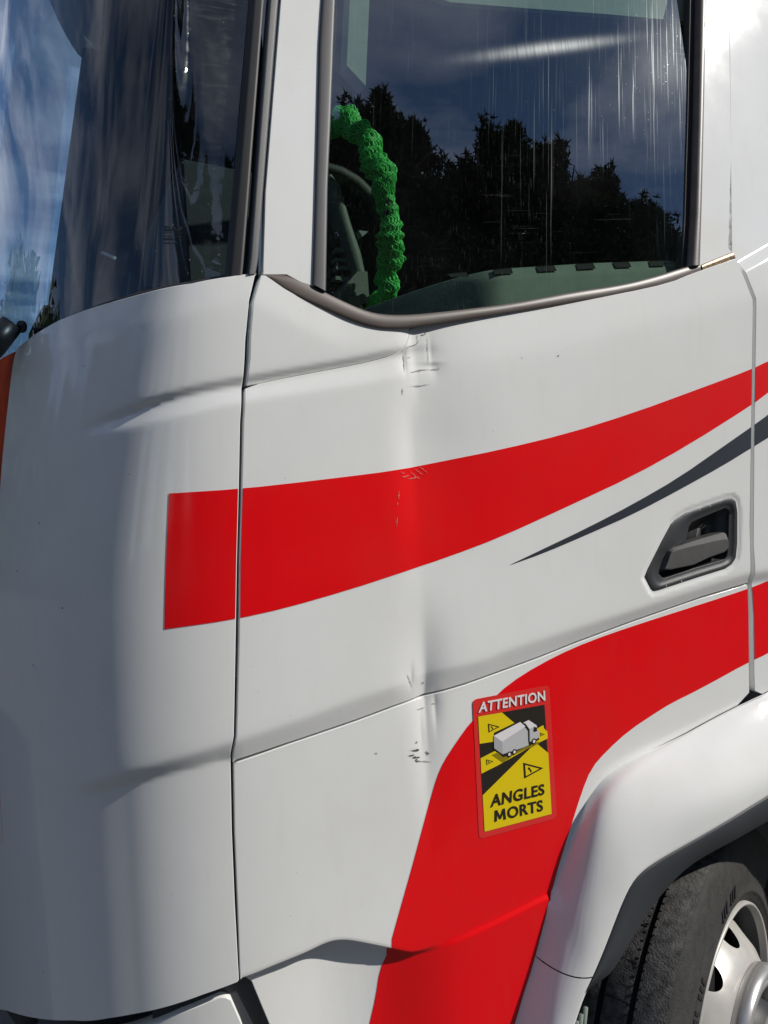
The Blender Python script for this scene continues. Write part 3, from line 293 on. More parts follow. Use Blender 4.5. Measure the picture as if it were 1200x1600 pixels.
def grid_poly(P, step):
    """cut polygon P (s,z) into grid cells: returns points, faces"""
    P = np.asarray(P, float)
    lo = np.floor(P.min(0) / step).astype(int); hi = np.ceil(P.max(0) / step).astype(int)
    nx, nz = hi - lo
    bnd = np.zeros((nx + 1, nz + 1), bool)
    for i in range(len(P)):
        a, b = P[i - 1], P[i]; n = max(2, int(np.hypot(*(b - a)) / step * 12) + 2)
        q = a + (b - a) * np.linspace(0, 1, n)[:, None]; ij = np.floor(q / step + 1e-9).astype(int) - lo
        bnd[np.clip(ij[:, 0], 0, nx), np.clip(ij[:, 1], 0, nz)] = True
    I, J = np.meshgrid(np.arange(nx), np.arange(nz), indexing='ij')
    ins = in_poly(P, (I + lo[0] + .5) * step, (J + lo[1] + .5) * step) & ~bnd[:nx, :nz]
    pts = []; idx = {}; F = []
    def pid(p):
        k = (round(p[0] * 2e5), round(p[1] * 2e5))
        if k not in idx: idx[k] = len(pts); pts.append(p)
        return idx[k]
    for i, j in zip(*np.nonzero(ins)):
        x0, z0 = (i + lo[0]) * step, (j + lo[1]) * step; x1, z1 = (i + lo[0] + 1) * step, (j + lo[1] + 1) * step
        F.append((pid((x0, z0)), pid((x1, z0)), pid((x1, z1)), pid((x0, z1))))
    PL = [tuple(p) for p in (P if area(P) > 0 else P[::-1])]
    cache = {}
    for i in range(nx):
        col = np.nonzero(bnd[i, :nz])[0]
        if not len(col): continue
        x0, x1 = (i + lo[0]) * step, (i + lo[0] + 1) * step
        c = clip_half(clip_half(PL, 0, x0, True), 0, x1, False)
        if len(c) < 3: continue
        for j in col:
            z0, z1 = (j + lo[1]) * step, (j + lo[1] + 1) * step
            q = clip_half(c, 1, z0, True); q = clip_half(q, 1, z1, False) if len(q) > 2 else q
            if len(q) < 3: continue
            f = []
            for p in q:
                k = pid(p)
                if not f or f[-1] != k: f.append(k)
            if len(f) > 1 and f[0] == f[-1]: f.pop()
            if len(set(f)) == len(f) and len(f) >= 3: F.append(tuple(f))
            elif len(set(f)) >= 3:                                   # concave cut: fall back to unique corners in order
                g = list(dict.fromkeys(f)); F.append(tuple(g))
    return np.array(pts), F
def densify(P, h):
    P = np.asarray(P, float); out = []
    for i in range(len(P)):
        a, b = P[i], P[(i + 1) % len(P)]; n = max(1, int(np.hypot(*(b - a)) / h))
        for k in range(n): out.append(a + (b - a) * k / n)
    return np.array(out)
def low_warp(s, z):                                                 # stretches the lower crease so that the grid is fine across it
    u = line('low_crease', s) - np.asarray(z, float)
    return np.where(u < 0, -u, np.where(u < .016, -6 * u, -(.08 + u)))
def low_unwarp(s, w):
    w = np.asarray(w, float); u = np.where(w > 0, -w, np.where(w > -.096, -w / 6, -w - .08))
    return line('low_crease', s) - u
def grid_warped(P, step, warp):
    if warp is None: return grid_poly(P, step)
    Q = densify(P, step * .5); p, f = grid_poly(np.stack([Q[:, 0], warp[0](Q[:, 0], Q[:, 1])], 1), step)
    return np.stack([p[:, 0], warp[1](p[:, 0], p[:, 1])], 1), f
def halves(Q, H):
    """split a panel with a hole into two simple outlines along a vertical line through the hole"""
    sc = float((H[:, 0].min() + H[:, 0].max()) / 2) + .00137
    def cuts(L):
        L = L if area(L) > 0 else L[::-1]; n = len(L); out = []
        for i in range(n):
            a, b = L[i], L[(i + 1) % n]; out.append(a)
            if (a[0] - sc) * (b[0] - sc) < 0: out.append(a + (b - a) * (sc - a[0]) / (b[0] - a[0]))
        L = np.array(out); on = np.nonzero(np.abs(L[:, 0] - sc) < 1e-9)[0]
        lo_, hi_ = on[np.argmin(L[on, 1])], on[np.argmax(L[on, 1])]
        r = lambda i, j: L[i:j + 1] if i <= j else np.vstack([L[i:], L[:j + 1]])
        return r(lo_, hi_), r(hi_, lo_)                              # right side upwards, left side downwards (ccw)
    qr, ql = cuts(Q); hr, hl_ = cuts(H)
    return [np.vstack([qr, hr[::-1]]), np.vstack([ql, hl_[::-1]])]
def skin(name, P, dfun, mat, parent, off=0.0, step=.008, flange=.03, hole=None, extra=(), warp=None):
    """a body panel: gridded outer skin with analytic normals, a small edge radius and a return flange"""
    V = []; F = []; N = []
    for Q, H in ((P, hole),) + tuple((e, None) for e in extra):
        Q = densify(Q, step); Q = Q if area(Q) > 0 else Q[::-1]
        S = Q
        if H is not None:
            H = densify(H, step * .6); H = H if area(H) < 0 else H[::-1]
            S = halves(Q, H)
        for s1 in (S if isinstance(S, list) else [S]):
            p, f = grid_warped(s1, step, warp if H is None else None)
            b0 = len(V); V += list(pos(p[:, 0], p[:, 1], dfun, off)); N += list(nor(p[:, 0], p[:, 1], dfun))
            F += [tuple(i + b0 for i in q) for q in f]
        if flange:
            for L in ([Q] if H is None else [Q, H]):
                n = len(L); t = np.roll(L, -1, 0) - np.roll(L, 1, 0); t /= np.maximum(np.linalg.norm(t, axis=1, keepdims=True), 1e-9)
                o2 = np.stack([t[:, 1], -t[:, 0]], -1)
                L1 = L + o2 * .0013
                r0 = pos(L[:, 0], L[:, 1], dfun, off); r1 = pos(L1[:, 0], L1[:, 1], dfun, off - .0016); r2 = pos(L1[:, 0], L1[:, 1], dfun, off - flange)
                n0 = nor(L[:, 0], L[:, 1], dfun); wd = pos(L[:, 0] + o2[:, 0] * .001, L[:, 1] + o2[:, 1] * .001, dfun) - pos(L[:, 0], L[:, 1], dfun)
                wd /= np.linalg.norm(wd, axis=1, keepdims=True)
                for ra, rb, na, nb in ((r0, r1, n0, n0 * .35 + wd * .94), (r1, r2, n0 * .35 + wd * .94, wd)):
                    c = len(V); V += list(ra) + list(rb); N += list(na) + list(nb)
                    F += [(c + i, c + n + i, c + n + (i + 1) % n, c + (i + 1) % n) for i in range(n)]
    return mesh_obj(name, V, F, mat, parent, N)
def decal(name, P, dfun, mat, parent, off=.0007, step=.008, warp=None):
    P = np.asarray(P, float)
    p, f = grid_warped(P, step, warp)
    if not len(f): return None
    return mesh_obj(name, pos(p[:, 0], p[:, 1], dfun, off), f, mat, parent, nor(p[:, 0], p[:, 1], dfun))
def clip_poly(P, s0=None, s1=None, z0=None, z1=None):
    q = [tuple(p) for p in np.asarray(P, float)]
    for ax, v, g in ((0, s0, True), (0, s1, False), (1, z0, True), (1, z1, False)):
        if v is not None and len(q) > 2: q = clip_half(q, ax, v, g)
    return q
def clip_line(P, L, keep_left=True):
    """cut polygon P by a vertical-ish boundary s = L(z)"""
    L = np.asarray(L, float); o = np.argsort(L[:, 1]); zz, ss = L[o, 1], L[o, 0]
    P = densify(P, .004); f = np.interp(P[:, 1], zz, ss) - P[:, 0]
    if not keep_left: f = -f
    out = []
    for i in range(len(P)):
        a, b, fa, fb = P[i - 1], P[i], f[i - 1], f[i]
        if (fa >= 0) != (fb >= 0): out.append(a + (b - a) * fa / (fa - fb))
        if fb >= 0: out.append(b)
    # follow the boundary exactly where the cut runs along it
    R = []
    for i in range(len(out)):
        R.append(out[i - 1]); a, b = out[i - 1], out[i]
        on = lambda q: abs(np.interp(q[1], zz, ss) - q[0]) < 2e-4
        if on(a) and on(b) and abs(a[1] - b[1]) > .01:
            for zq in np.linspace(a[1], b[1], int(abs(a[1] - b[1]) / .004))[1:-1]: R.append(np.array([np.interp(zq, zz, ss), zq]))
    return np.array(R)
def loft(name, curves, mat, parent, close=False, thick=0):
    C = [np.asarray(c, float) for c in curves]; n = len(C[0]); V = np.vstack(C); F = []
    for k in range(len(C) - 1):
        for i in range(n - 1): F.append((k * n + i, k * n + i + 1, (k + 1) * n + i + 1, (k + 1) * n + i))
    return mesh_obj(name, V, F, mat, parent)
def resample(P, n):
    P = np.asarray(P, float); l = np.r_[0, np.cumsum(np.linalg.norm(np.diff(P, axis=0), axis=1))]; t = np.linspace(0, l[-1], n)
    return np.stack([np.interp(t, l, P[:, i]) for i in range(P.shape[1])], 1)

# ------------------------------------------------------------------ materials
def new_mat(name):
    m = bpy.data.materials.new(name); m.use_nodes = True
    return m, m.node_tree.nodes, m.node_tree.links, m.node_tree.nodes['Principled BSDF']
def pbsdf(name, col, rough=.5, metal=0, coat=0, coat_rough=.03, spec=.5, vary=.0, vscale=6, bump=0, bscale=200, rvary=0, stretch=(1, 1, 1)):
    m, n, l, b = new_mat(name)
    b.inputs['Base Color'].default_value = (*col, 1); b.inputs['Roughness'].default_value = rough; b.inputs['Metallic'].default_value = metal
    b.inputs['Coat Weight'].default_value = coat; b.inputs['Coat Roughness'].default_value = coat_rough; b.inputs['Specular IOR Level'].default_value = spec
    t = n.new('ShaderNodeTexCoord'); mpn = n.new('ShaderNodeMapping'); mpn.inputs['Scale'].default_value = stretch; l.new(t.outputs['Object'], mpn.inputs[0])
    if vary or rvary:
        z = n.new('ShaderNodeTexNoise'); z.inputs['Scale'].default_value = vscale; z.inputs['Detail'].default_value = 7; z.inputs['Roughness'].default_value = .65
        l.new(mpn.outputs[0], z.inputs['Vector'])
        if vary:
            mx = n.new('ShaderNodeMix'); mx.data_type = 'RGBA'
            mx.inputs['A'].default_value = (*[max(0, c * (1 - vary)) for c in col], 1); mx.inputs['B'].default_value = (*[min(1, c * (1 + vary)) for c in col], 1)
            rm = n.new('ShaderNodeMapRange'); rm.inputs[1].default_value = .3; rm.inputs[2].default_value = .7; l.new(z.outputs['Fac'], rm.inputs[0])
            l.new(rm.outputs[0], mx.inputs['Factor']); l.new(mx.outputs['Result'], b.inputs['Base Color'])
        if rvary:
            rr = n.new('ShaderNodeMapRange'); rr.inputs[1].default_value = .3; rr.inputs[2].default_value = .7; rr.inputs[3].default_value = max(.01, rough - rvary); rr.inputs[4].default_value = rough + rvary
            l.new(z.outputs['Fac'], rr.inputs[0]); l.new(rr.outputs[0], b.inputs['Roughness'])
    if bump:
        z2 = n.new('ShaderNodeTexNoise'); z2.inputs['Scale'].default_value = bscale; z2.inputs['Detail'].default_value = 4; l.new(mpn.outputs[0], z2.inputs['Vector'])
        bp = n.new('ShaderNodeBump'); bp.inputs['Strength'].default_value = bump; bp.inputs['Distance'].default_value = .002; l.new(z2.outputs['Fac'], bp.inputs['Height']); l.new(bp.outputs[0], b.inputs['Normal'])
    return m
M = {}
M['white'] = pbsdf('white_paint', (.795, .80, .785), .6, coat=1, coat_rough=.045, spec=.08, vary=.02, vscale=3.5)
def weather(m, dust, spot):
    """thin road film, fine spots and a slight panel ripple on the paint"""
    n, l = m.node_tree.nodes, m.node_tree.links; b = n['Principled BSDF']; t = n.new('ShaderNodeTexCoord')
    src = b.inputs['Base Color'].links[0].from_socket
    def nz(scale, lo, hi, amp, det=5, st=(1, 1, 1)):
        mp_ = n.new('ShaderNodeMapping'); mp_.inputs['Scale'].default_value = st; l.new(t.outputs['Object'], mp_.inputs[0])
        z = n.new('ShaderNodeTexNoise'); z.inputs['Scale'].default_value = scale; z.inputs['Detail'].default_value = det; z.inputs['Roughness'].default_value = .62; l.new(mp_.outputs[0], z.inputs['Vector'])
        r = n.new('ShaderNodeMapRange'); r.interpolation_type = 'SMOOTHSTEP'; r.inputs[1].default_value = lo; r.inputs[2].default_value = hi; r.inputs[4].default_value = amp; l.new(z.outputs['Fac'], r.inputs[0]); return r.outputs[0]
    for f, c in ((nz(2.2, .40, .75, .16), dust), (nz(30, .52, .8, .12, 6, (1, 1, .22)), dust), (nz(150, .735, .79, .45, 2), spot), (nz(420, .74, .80, .25, 2), spot)):
        mx = n.new('ShaderNodeMix'); mx.data_type = 'RGBA'; l.new(f, mx.inputs['Factor']); l.new(src, mx.inputs['A']); mx.inputs['B'].default_value = (*c, 1); src = mx.outputs['Result']
    l.new(src, b.inputs['Base Color'])
    z = n.new('ShaderNodeTexNoise'); z.inputs['Scale'].default_value = 5; z.inputs['Detail'].default_value = 2; l.new(t.outputs['Object'], z.inputs['Vector'])
    bp = n.new('ShaderNodeBump'); bp.inputs['Strength'].default_value = .12; bp.inputs['Distance'].default_value = .004; l.new(z.outputs['Fac'], bp.inputs['Height']); l.new(bp.outputs[0], b.inputs['Normal']); l.new(bp.outputs[0], b.inputs['Coat Normal'])
    rr = n.new('ShaderNodeMath'); rr.operation = 'ADD'; rr.inputs[1].default_value = b.inputs['Coat Roughness'].default_value; l.new(nz(3.5, .35, .8, .06), rr.inputs[0]); l.new(rr.outputs[0], b.inputs['Coat Roughness'])
weather(M['white'], (.56, .53, .47), (.22, .20, .17))
M['red'] = pbsdf('red_film', (.82, .0010, .005), .6, coat=.8, coat_rough=.10, spec=.08, vary=.03, vscale=5)
weather(M['red'], (.50, .05, .035), (.35, .05, .04))
M['red_orange'] = pbsdf('red_orange_paint', (.50, .055, .012), .7, coat=0, spec=.1, vary=.35, vscale=30, stretch=(1, 1, .3))
M['grey_film'] = pbsdf('dark_grey_film', (.030, .036, .048), .38, coat=.8, coat_rough=.06, vary=.05)
M['rubber'] = pbsdf('rubber_seal', (.115, .094, .083), .42, vary=.22, vscale=9, bump=.05, bscale=60, stretch=(.4, 1, 3))
M['rubber_side'] = pbsdf('grey_rubber', (.055, .055, .06), .5, vary=.12, vscale=9)
M['rubber_dark'] = pbsdf('black_rubber', (.016, .016, .018), .55, vary=.2)
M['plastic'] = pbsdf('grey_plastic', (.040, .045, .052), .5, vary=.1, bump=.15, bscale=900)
M['plastic_dark'] = pbsdf('dark_plastic', (.02, .021, .023), .5, vary=.15, bump=.15, bscale=900)
M['handle'] = pbsdf('handle_plastic', (.04, .042, .045), .42, vary=.12, bump=.25, bscale=1400)
M['lever'] = pbsdf('lever_plastic', (.062, .060, .058), .5, vary=.18, vscale=30, bump=.5, bscale=1400)
M['shell'] = pbsdf('inner_body_dark', (.06, .068, .085), .6)
M['cap'] = pbsdf('weathered_metal_cap', (.24, .17, .10), .4, metal=.5, vary=.5, vscale=120, rvary=.1)
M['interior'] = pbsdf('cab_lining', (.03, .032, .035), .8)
M['ledge'] = pbsdf('door_lining_grey', (.175, .21, .18), .75, vary=.12, vscale=20, bump=.2, bscale=700)
M['trim'] = pbsdf('pillar_lining_grey', (.27, .31, .26), .8, vary=.08, vscale=30, bump=.2, bscale=500)
M['dash'] = pbsdf('dash_grey', (.13, .15, .13), .6, vary=.08, bump=.2, bscale=900)
M['leather'] = pbsdf('wheel_leather', (.035, .035, .034), .55, vary=.15, bump=.6, bscale=500)
M['chrome'] = pbsdf('bright_trim', (.6, .7, .75), .2, metal=.6)
M['net'] = pbsdf('green_net', (.12, .85, .18), .45, vary=.2, vscale=60)
M['sleeve'] = pbsdf('green_net_folds', (.018, .46, .06), .7, vary=.3, vscale=50, bump=.8, bscale=180)
M['tyre'] = pbsdf('dusty_tyre', (.032, .031, .029), .8, vary=.4, vscale=45, bump=.5, bscale=220)
M['tread'] = pbsdf('worn_tread', (.075, .073, .071), .85, vary=.75, vscale=60, bump=1.0, bscale=260)
M['groove'] = pbsdf('tread_groove', (.008, .008, .009), .9)
M['rim'] = pbsdf('silver_wheel_paint', (.47, .455, .43), .40, metal=.15, vary=.06, vscale=14, rvary=.08)
M['ring'] = pbsdf('polished_ring', (.52, .51, .50), .30, metal=.6, rvary=.06)
M['chip'] = pbsdf('bare_filler_grey', (.36, .355, .35), .8)
M['chip_dark'] = pbsdf('bare_primer_dark', (.07, .06, .052), .8)
M['scratch'] = pbsdf('faint_scratch', (.42, .42, .40), .7)
M['scuff'] = pbsdf('pale_scuff', (.72, .10, .085), .7, vary=.3, vscale=400)
M['speck'] = pbsdf('insect_speck', (.05, .05, .055), .8)
M['st_red'] = pbsdf('sticker_red', (.74, .030, .026), .35, coat=.6)
M['st_white'] = pbsdf('sticker_white', (.78, .76, .76), .4)
M['st_yellow'] = pbsdf('sticker_yellow', (.80, .60, .004), .38, coat=.3)
M['st_black'] = pbsdf('sticker_black', (.022, .018, .013), .4)
M['st_shade'] = pbsdf('sticker_olive', (.28, .21, .004), .4)
M['st_lgrey'] = pbsdf('sticker_light_grey', (.52, .52, .53), .4)
M['st_grey'] = pbsdf('sticker_mid_grey', (.40, .40, .42), .4)
M['ground'] = pbsdf('asphalt_ground', (.10, .097, .092), .9, vary=.25, vscale=.8, bump=.4, bscale=40)
M['bark'] = pbsdf('pine_bark', (.09, .06, .045), .9, vary=.3, vscale=10)
M['needles'] = pbsdf('pine_needles', (.045, .065, .024), .7, vary=.5, vscale=.9)
M['wiper'] = pbsdf('wiper_black', (.012, .012, .014), .35)

def glass_mat(name, tint, dirt_col, drips, hair, haze, gpow=5, f0=.16):
    m = bpy.data.materials.new(name); m.use_nodes = True; n, l = m.node_tree.nodes, m.node_tree.links; n.clear()
    out = n.new('ShaderNodeOutputMaterial'); tr = n.new('ShaderNodeBsdfTransparent'); tr.inputs[0].default_value = (*tint, 1)
    gl = n.new('ShaderNodeBsdfGlossy'); gl.inputs['Roughness'].default_value = 0.004; gl.inputs[0].default_value = (1, 1, 1, 1)
    lw = n.new('ShaderNodeLayerWeight'); lw.inputs['Blend'].default_value = .5                 # facing = 1 - |cos|, the same from both sides
    pw = n.new('ShaderNodeMath'); pw.operation = 'POWER'; pw.inputs[1].default_value = gpow; l.new(lw.outputs['Facing'], pw.inputs[0])
    fr = n.new('ShaderNodeMath'); fr.operation = 'MULTIPLY_ADD'; fr.inputs[1].default_value = 1 - f0; fr.inputs[2].default_value = f0; l.new(pw.outputs[0], fr.inputs[0])
    mx = n.new('ShaderNodeMixShader'); l.new(fr.outputs[0], mx.inputs[0]); l.new(tr.outputs[0], mx.inputs[1]); l.new(gl.outputs[0], mx.inputs[2])
    df = n.new('ShaderNodeBsdfDiffuse'); df.inputs[0].default_value = (*dirt_col, 1)
    gd = n.new('ShaderNodeBsdfGlossy'); gd.inputs['Roughness'].default_value = .20; gd.inputs[0].default_value = (.8, .85, .85, 1)
    md = n.new('ShaderNodeMixShader'); md.inputs[0].default_value = .16; l.new(df.outputs[0], md.inputs[1]); l.new(gd.outputs[0], md.inputs[2])
    t = n.new('ShaderNodeTexCoord')
    def layer(scale, lo, hi, amp, detail=5, mask=None, turn=0):
        m0 = n.new('ShaderNodeMapping'); m0.inputs['Rotation'].default_value = (0, math.radians(turn), 0); l.new(t.outputs['Object'], m0.inputs[0])
        mp_ = n.new('ShaderNodeMapping'); mp_.inputs['Scale'].default_value = scale; l.new(m0.outputs[0], mp_.inputs[0])
        z = n.new('ShaderNodeTexNoise'); z.inputs['Scale'].default_value = 1; z.inputs['Detail'].default_value = detail; z.inputs['Roughness'].default_value = .6; l.new(mp_.outputs[0], z.inputs['Vector'])
        r = n.new('ShaderNodeMapRange'); r.interpolation_type = 'SMOOTHSTEP'
        r.inputs[1].default_value = lo; r.inputs[2].default_value = hi; r.inputs[3].default_value = 0; r.inputs[4].default_value = amp; l.new(z.outputs['Fac'], r.inputs[0])
        v = r.outputs[0]
        if mask is not None:
            q = n.new('ShaderNodeMath'); q.operation = 'MULTIPLY'; l.new(v, q.inputs[0]); l.new(mask, q.inputs[1]); v = q.outputs[0]
        return v
    def zmask(z0, z1, axis='Z'):
        sp = n.new('ShaderNodeSeparateXYZ'); l.new(t.outputs['Object'], sp.inputs[0])
        r = n.new('ShaderNodeMapRange'); r.interpolation_type = 'SMOOTHSTEP'; r.inputs[1].default_value = z0; r.inputs[2].default_value = z1; l.new(sp.outputs[axis], r.inputs[0]); return r.outputs[0]
    def add(a, b):
        q = n.new('ShaderNodeMath'); q.operation = 'ADD'; q.use_clamp = True; l.new(a, q.inputs[0]); l.new(b, q.inputs[1]); return q.outputs[0]
    vals = drips(layer, zmask, n, l, t)
    v = vals[0]
    for w in vals[1:]: v = add(v, w)
    m2 = n.new('ShaderNodeMixShader'); l.new(v, m2.inputs[0]); l.new(mx.outputs[0], m2.inputs[1]); l.new(md.outputs[0], m2.inputs[2])
    l.new(m2.outputs[0], out.inputs[0])
    return m
DRIP = -8.5
def glare_smear_band(n, l, t, x0, z0, x1, z1):                            # sun glare along a smeared line on the pane, painted into the dirt mask
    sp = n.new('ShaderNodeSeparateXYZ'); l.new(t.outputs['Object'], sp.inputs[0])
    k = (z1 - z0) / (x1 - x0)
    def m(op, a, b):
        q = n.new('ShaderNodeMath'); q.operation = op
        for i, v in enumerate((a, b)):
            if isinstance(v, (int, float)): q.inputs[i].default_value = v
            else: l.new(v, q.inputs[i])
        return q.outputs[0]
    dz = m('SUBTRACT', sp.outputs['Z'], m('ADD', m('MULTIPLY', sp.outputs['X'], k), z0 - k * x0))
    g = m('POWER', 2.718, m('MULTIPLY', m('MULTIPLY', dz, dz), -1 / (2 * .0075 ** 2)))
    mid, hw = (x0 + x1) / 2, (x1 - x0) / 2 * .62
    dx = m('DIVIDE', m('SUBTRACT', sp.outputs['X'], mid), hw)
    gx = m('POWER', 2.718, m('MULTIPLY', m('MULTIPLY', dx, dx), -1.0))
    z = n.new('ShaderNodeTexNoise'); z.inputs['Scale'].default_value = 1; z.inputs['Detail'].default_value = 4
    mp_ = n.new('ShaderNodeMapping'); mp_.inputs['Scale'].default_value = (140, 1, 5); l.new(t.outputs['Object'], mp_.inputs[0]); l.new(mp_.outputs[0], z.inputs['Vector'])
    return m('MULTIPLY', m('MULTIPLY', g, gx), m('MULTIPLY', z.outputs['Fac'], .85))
def side_dirt_glare(L, Z, n_, l_, t_):
    patch = L((1.6, 1, 1.3), .42, .62, 1.0, 3)
    up = Z(2.30, 2.45); low = Z(2.42, 2.28); right_ = Z(.72, .95, 'X')
    def mul(a, b): return a
    (sx0, sz0), (sx1, sz1) = D['glare_smear']
    return [glare_smear_band(n_, l_, t_, sx0, sz0, sx1, sz1), L((330, 1, 3.2), .59, .74, .06, 3, up, DRIP), L((160, 1, 1.8), .63, .75, .09, 2, right_, DRIP), L((420, 1, 30), .60, .76, .05, 2, patch, DRIP),
            L((5, 1, 240), .62, .74, .022, 3, low, 6), L((7, 1, 420), .64, .74, .022, 2, patch, 6), L((300, 1, 300), .73, .80, .14, 1), L((2, 1, 2), .35, .75, .006, 5)]
def front_dirt(L, Z, n_, l_, t_):
    e = Z(.26, .36, 'X')
    return [L((14, 14, 170), .52, .72, .075, 3, e), L((40, 40, 40), .40, .75, .075, 6, e), L((220, 220, 220), .72, .80, .22, 1), L((6, 6, 25), .5, .8, .012, 4)]
M['glass'] = glass_mat('door_glass', (.66, .78, .72), (.75, .78, .74), side_dirt_glare, 0, 0)
M['windscreen'] = glass_mat('windscreen_glass', (.60, .72, .78), (.60, .58, .55), front_dirt, 0, 0, 4.3, .07)

# ------------------------------------------------------------------ ground
bm = bmesh.new(); bmesh.ops.create_grid(bm, x_segments=8, y_segments=8, size=900)
me = bpy.data.meshes.new('ground'); bm.to_mesh(me); bm.free(); me.materials.append(M['ground'])
tag(link(bpy.data.objects.new('ground', me)), kind='structure')

# ------------------------------------------------------------------ truck
truck = tag(empty('truck', (0, 0, 0)), 'white truck cab with red stripes, a dented door and a front wheel turned out', 'truck')
def flat(s, z): return 0 * np.asarray(z, float)
def d_frame(s, z): return d_upper(s, z) + .012
def d_side(s, z):
    zb = 2.187 + .45 * np.minimum(np.asarray(s, float) - 1.449, .3); w = smooth(zb - .02, zb + .02, z)
    return d_body(s, z) * (1 - w) + d_frame(s, z) * w
# corner panel at the front
corner = skin('corner_panel', arr('corner'), d_body, M['white'], truck, step=.007)
stripe_in = clip_line(arr('red_upper'), arr('corner')[:17], True)
gapR_line = np.array([p for p in arr('door_upper')[:9]] + [p for p in arr('tri')[:5]])
decal('red_stripe', stripe_in, d_body, M['red'], corner)
# door
door = skin('door', arr('door_upper'), d_body, M['white'], truck, step=.006, hole=arr('handle_outer'), extra=(arr('door_lower'),), warp=(low_warp, low_unwarp))
rear_l = np.array([p for p in arr('door_upper') if p[0] > 1.36 and p[1] > 1.3 and p[1] < 2.2])
ru = arr('red_upper'); door_L = np.vstack([arr('door_upper')[:9]])
edge_f = np.array([q for q in arr('door_upper')[:10]]); 
edge_r = np.array([[1.449, 2.2]] + [list(q) for q in arr('door_upper')[np.argmax(arr('door_upper')[:, 0]) - 6: np.argmax(arr('door_upper')[:, 0]) + 1]])
DU = arr('door_upper'); DLW = arr('door_lower')
rr_ = DU[(DU[:, 0] > 1.40)]; rl_ = DLW[(DLW[:, 0] > 1.40)]
EDGE_R = np.vstack([rr_, rl_]); EDGE_R = EDGE_R[np.argsort(EDGE_R[:, 1])]
EDGE_F = np.vstack([DU[:9], DLW[:4]]); EDGE_F = EDGE_F[np.argsort(EDGE_F[:, 1])]
def door_part(P): return clip_line(clip_line(P, EDGE_F, False), EDGE_R, True)
decal('red_stripe', door_part(arr('red_upper')), d_body, M['red'], door)
decal('grey_swoosh', clip_line(arr('grey_swoosh'), EDGE_R, True), d_body, M['grey_film'], door)
decal('red_stripe', clip_line(arr('red_lower'), EDGE_R, True), d_body, M['red'], door, step=.006, warp=(low_warp, low_unwarp))
ml_ = arr('mid_lo'); ml_ = ml_[(ml_[:, 0] > .272) & (ml_[:, 0] < 1.405)]
decal('seam_strip', np.vstack([ml_ + [0, .007], (ml_ - [0, .007])[::-1]]), d_body, M['white'], door, off=-.0065, step=.006)
tri = skin('door_corner_cover', arr('tri'), d_body, M['white'], truck, step=.006)
# side panel behind the door
side = skin('side_panel', arr('side'), d_side, M["white"], truck, step=.006)
SE = arr('side')[:9]; SE = SE[np.argsort(SE[:, 1])]
for n_, k_, m_ in (('red_stripe', 'red_upper', 'red'), ('grey_swoosh', 'grey_swoosh', 'grey_film'), ('red_stripe', 'red_lower', 'red')):
    decal(n_, clip_line(arr(k_), SE, False), d_body, M[m_], side)
# window frame of the door
ff = skin('window_frame', arr('frame_front'), d_frame, M['white'], truck, step=.01)
fr_ = skin('window_frame', arr('frame_rear'), d_frame, M['white'], truck, step=.01)

# seals: rounded strips between two curves
def seal(name, inn, outc, mat, parent, bulge, dfun=d_frame, ends=(0, 0), nsec=9, lift=.002):
    a, b = arr(inn), arr(outc); n = len(a); C = []
    for k in range(-1, nsec + 2):
        t = min(1, max(0, k / nsec)); q = a * (1 - t) + b * t
        h = bulge * (.25 + .75 * math.sin(math.pi * t) ** (.6 if bulge > .003 else .3)) + lift
        if k in (-1, nsec + 1): h = -.014
        C.append(pos(q[:, 0], q[:, 1], dfun, h))
    return loft(name, C, mat, parent)
sb = seal('window_seal', 'seal_bot_in', 'seal_bot_out', M['rubber'], truck, .0036, lift=-.003)
seal('window_seal', 'seal_l_in', 'seal_l_out', M['rubber_side'], truck, .0025)
seal('window_seal', 'seal_r_mid', 'seal_r_out', M['rubber'], truck, .006)
seal('seal_lip', 'seal_r_in', 'seal_r_mid', M['rubber_dark'], sb, .001, d_upper)
seal('seal_end_cap', 'seal_cap_in', 'seal_cap_out', M['cap'], sb, .0042, lift=-.0025)
# glass of the door
gb = arr('seal_bot_in'); gb = gb[gb[:, 0] > .44]
GP = np.vstack([[[.40, 2.95]], [[.40, gb[0, 1] - .0]], gb + [0, -.012], [[1.372, gb[-1, 1]], [1.372, 2.95]]])
def pane(name, P, dfun, mat, parent, off, step, th):
    P = densify(P, step); p, f = grid_poly(P, step)
    A = pos(p[:, 0], p[:, 1], dfun, off); Na = nor(p[:, 0], p[:, 1], dfun)
    return mesh_obj(name, A, f, mat, parent, Na)
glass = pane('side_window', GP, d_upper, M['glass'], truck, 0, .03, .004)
# pillar strips and windscreen
L_, Mm, R_ = arr('strip_l'), arr('strip_m'), arr('strip_r')
def strip(name, a, b, mat, parent, d0, d1, bul=.0006):
    C = []
    for k in range(7):
        t = k / 6; q = a * (1 - t) + b * t; h = d0 * (1 - t) + d1 * t + bul * math.sin(math.pi * t)
        if k in (0, 6): h -= .02
        C.append(pos(q[:, 0], q[:, 1], d_body, h))
    return loft(name, C, mat, parent)
def ext_up(a):
    e = a[0] + (a[0] - a[3]) * 4.0
    return np.vstack([[e], a])
strip('windscreen_seal', ext_up(L_), ext_up(Mm), M['rubber_dark'], truck, -.004, .0)
strip('pillar_trim', ext_up(Mm + [.0012, 0]), ext_up(R_), M['plastic'], truck, .003, .001)
def d_ws(s, z): return 0 * np.asarray(z, float) - .014 + d_upper(s, z) * smooth(.05, .3, s)
wr = arr('ws_right'); wb = arr('ws_bot')
q = np.vstack([wr[::-1] + [.012, 0]])                        # right edge, bottom to top
top_s = q[-1, 0] + .06
left = 2 * S_MID - .36
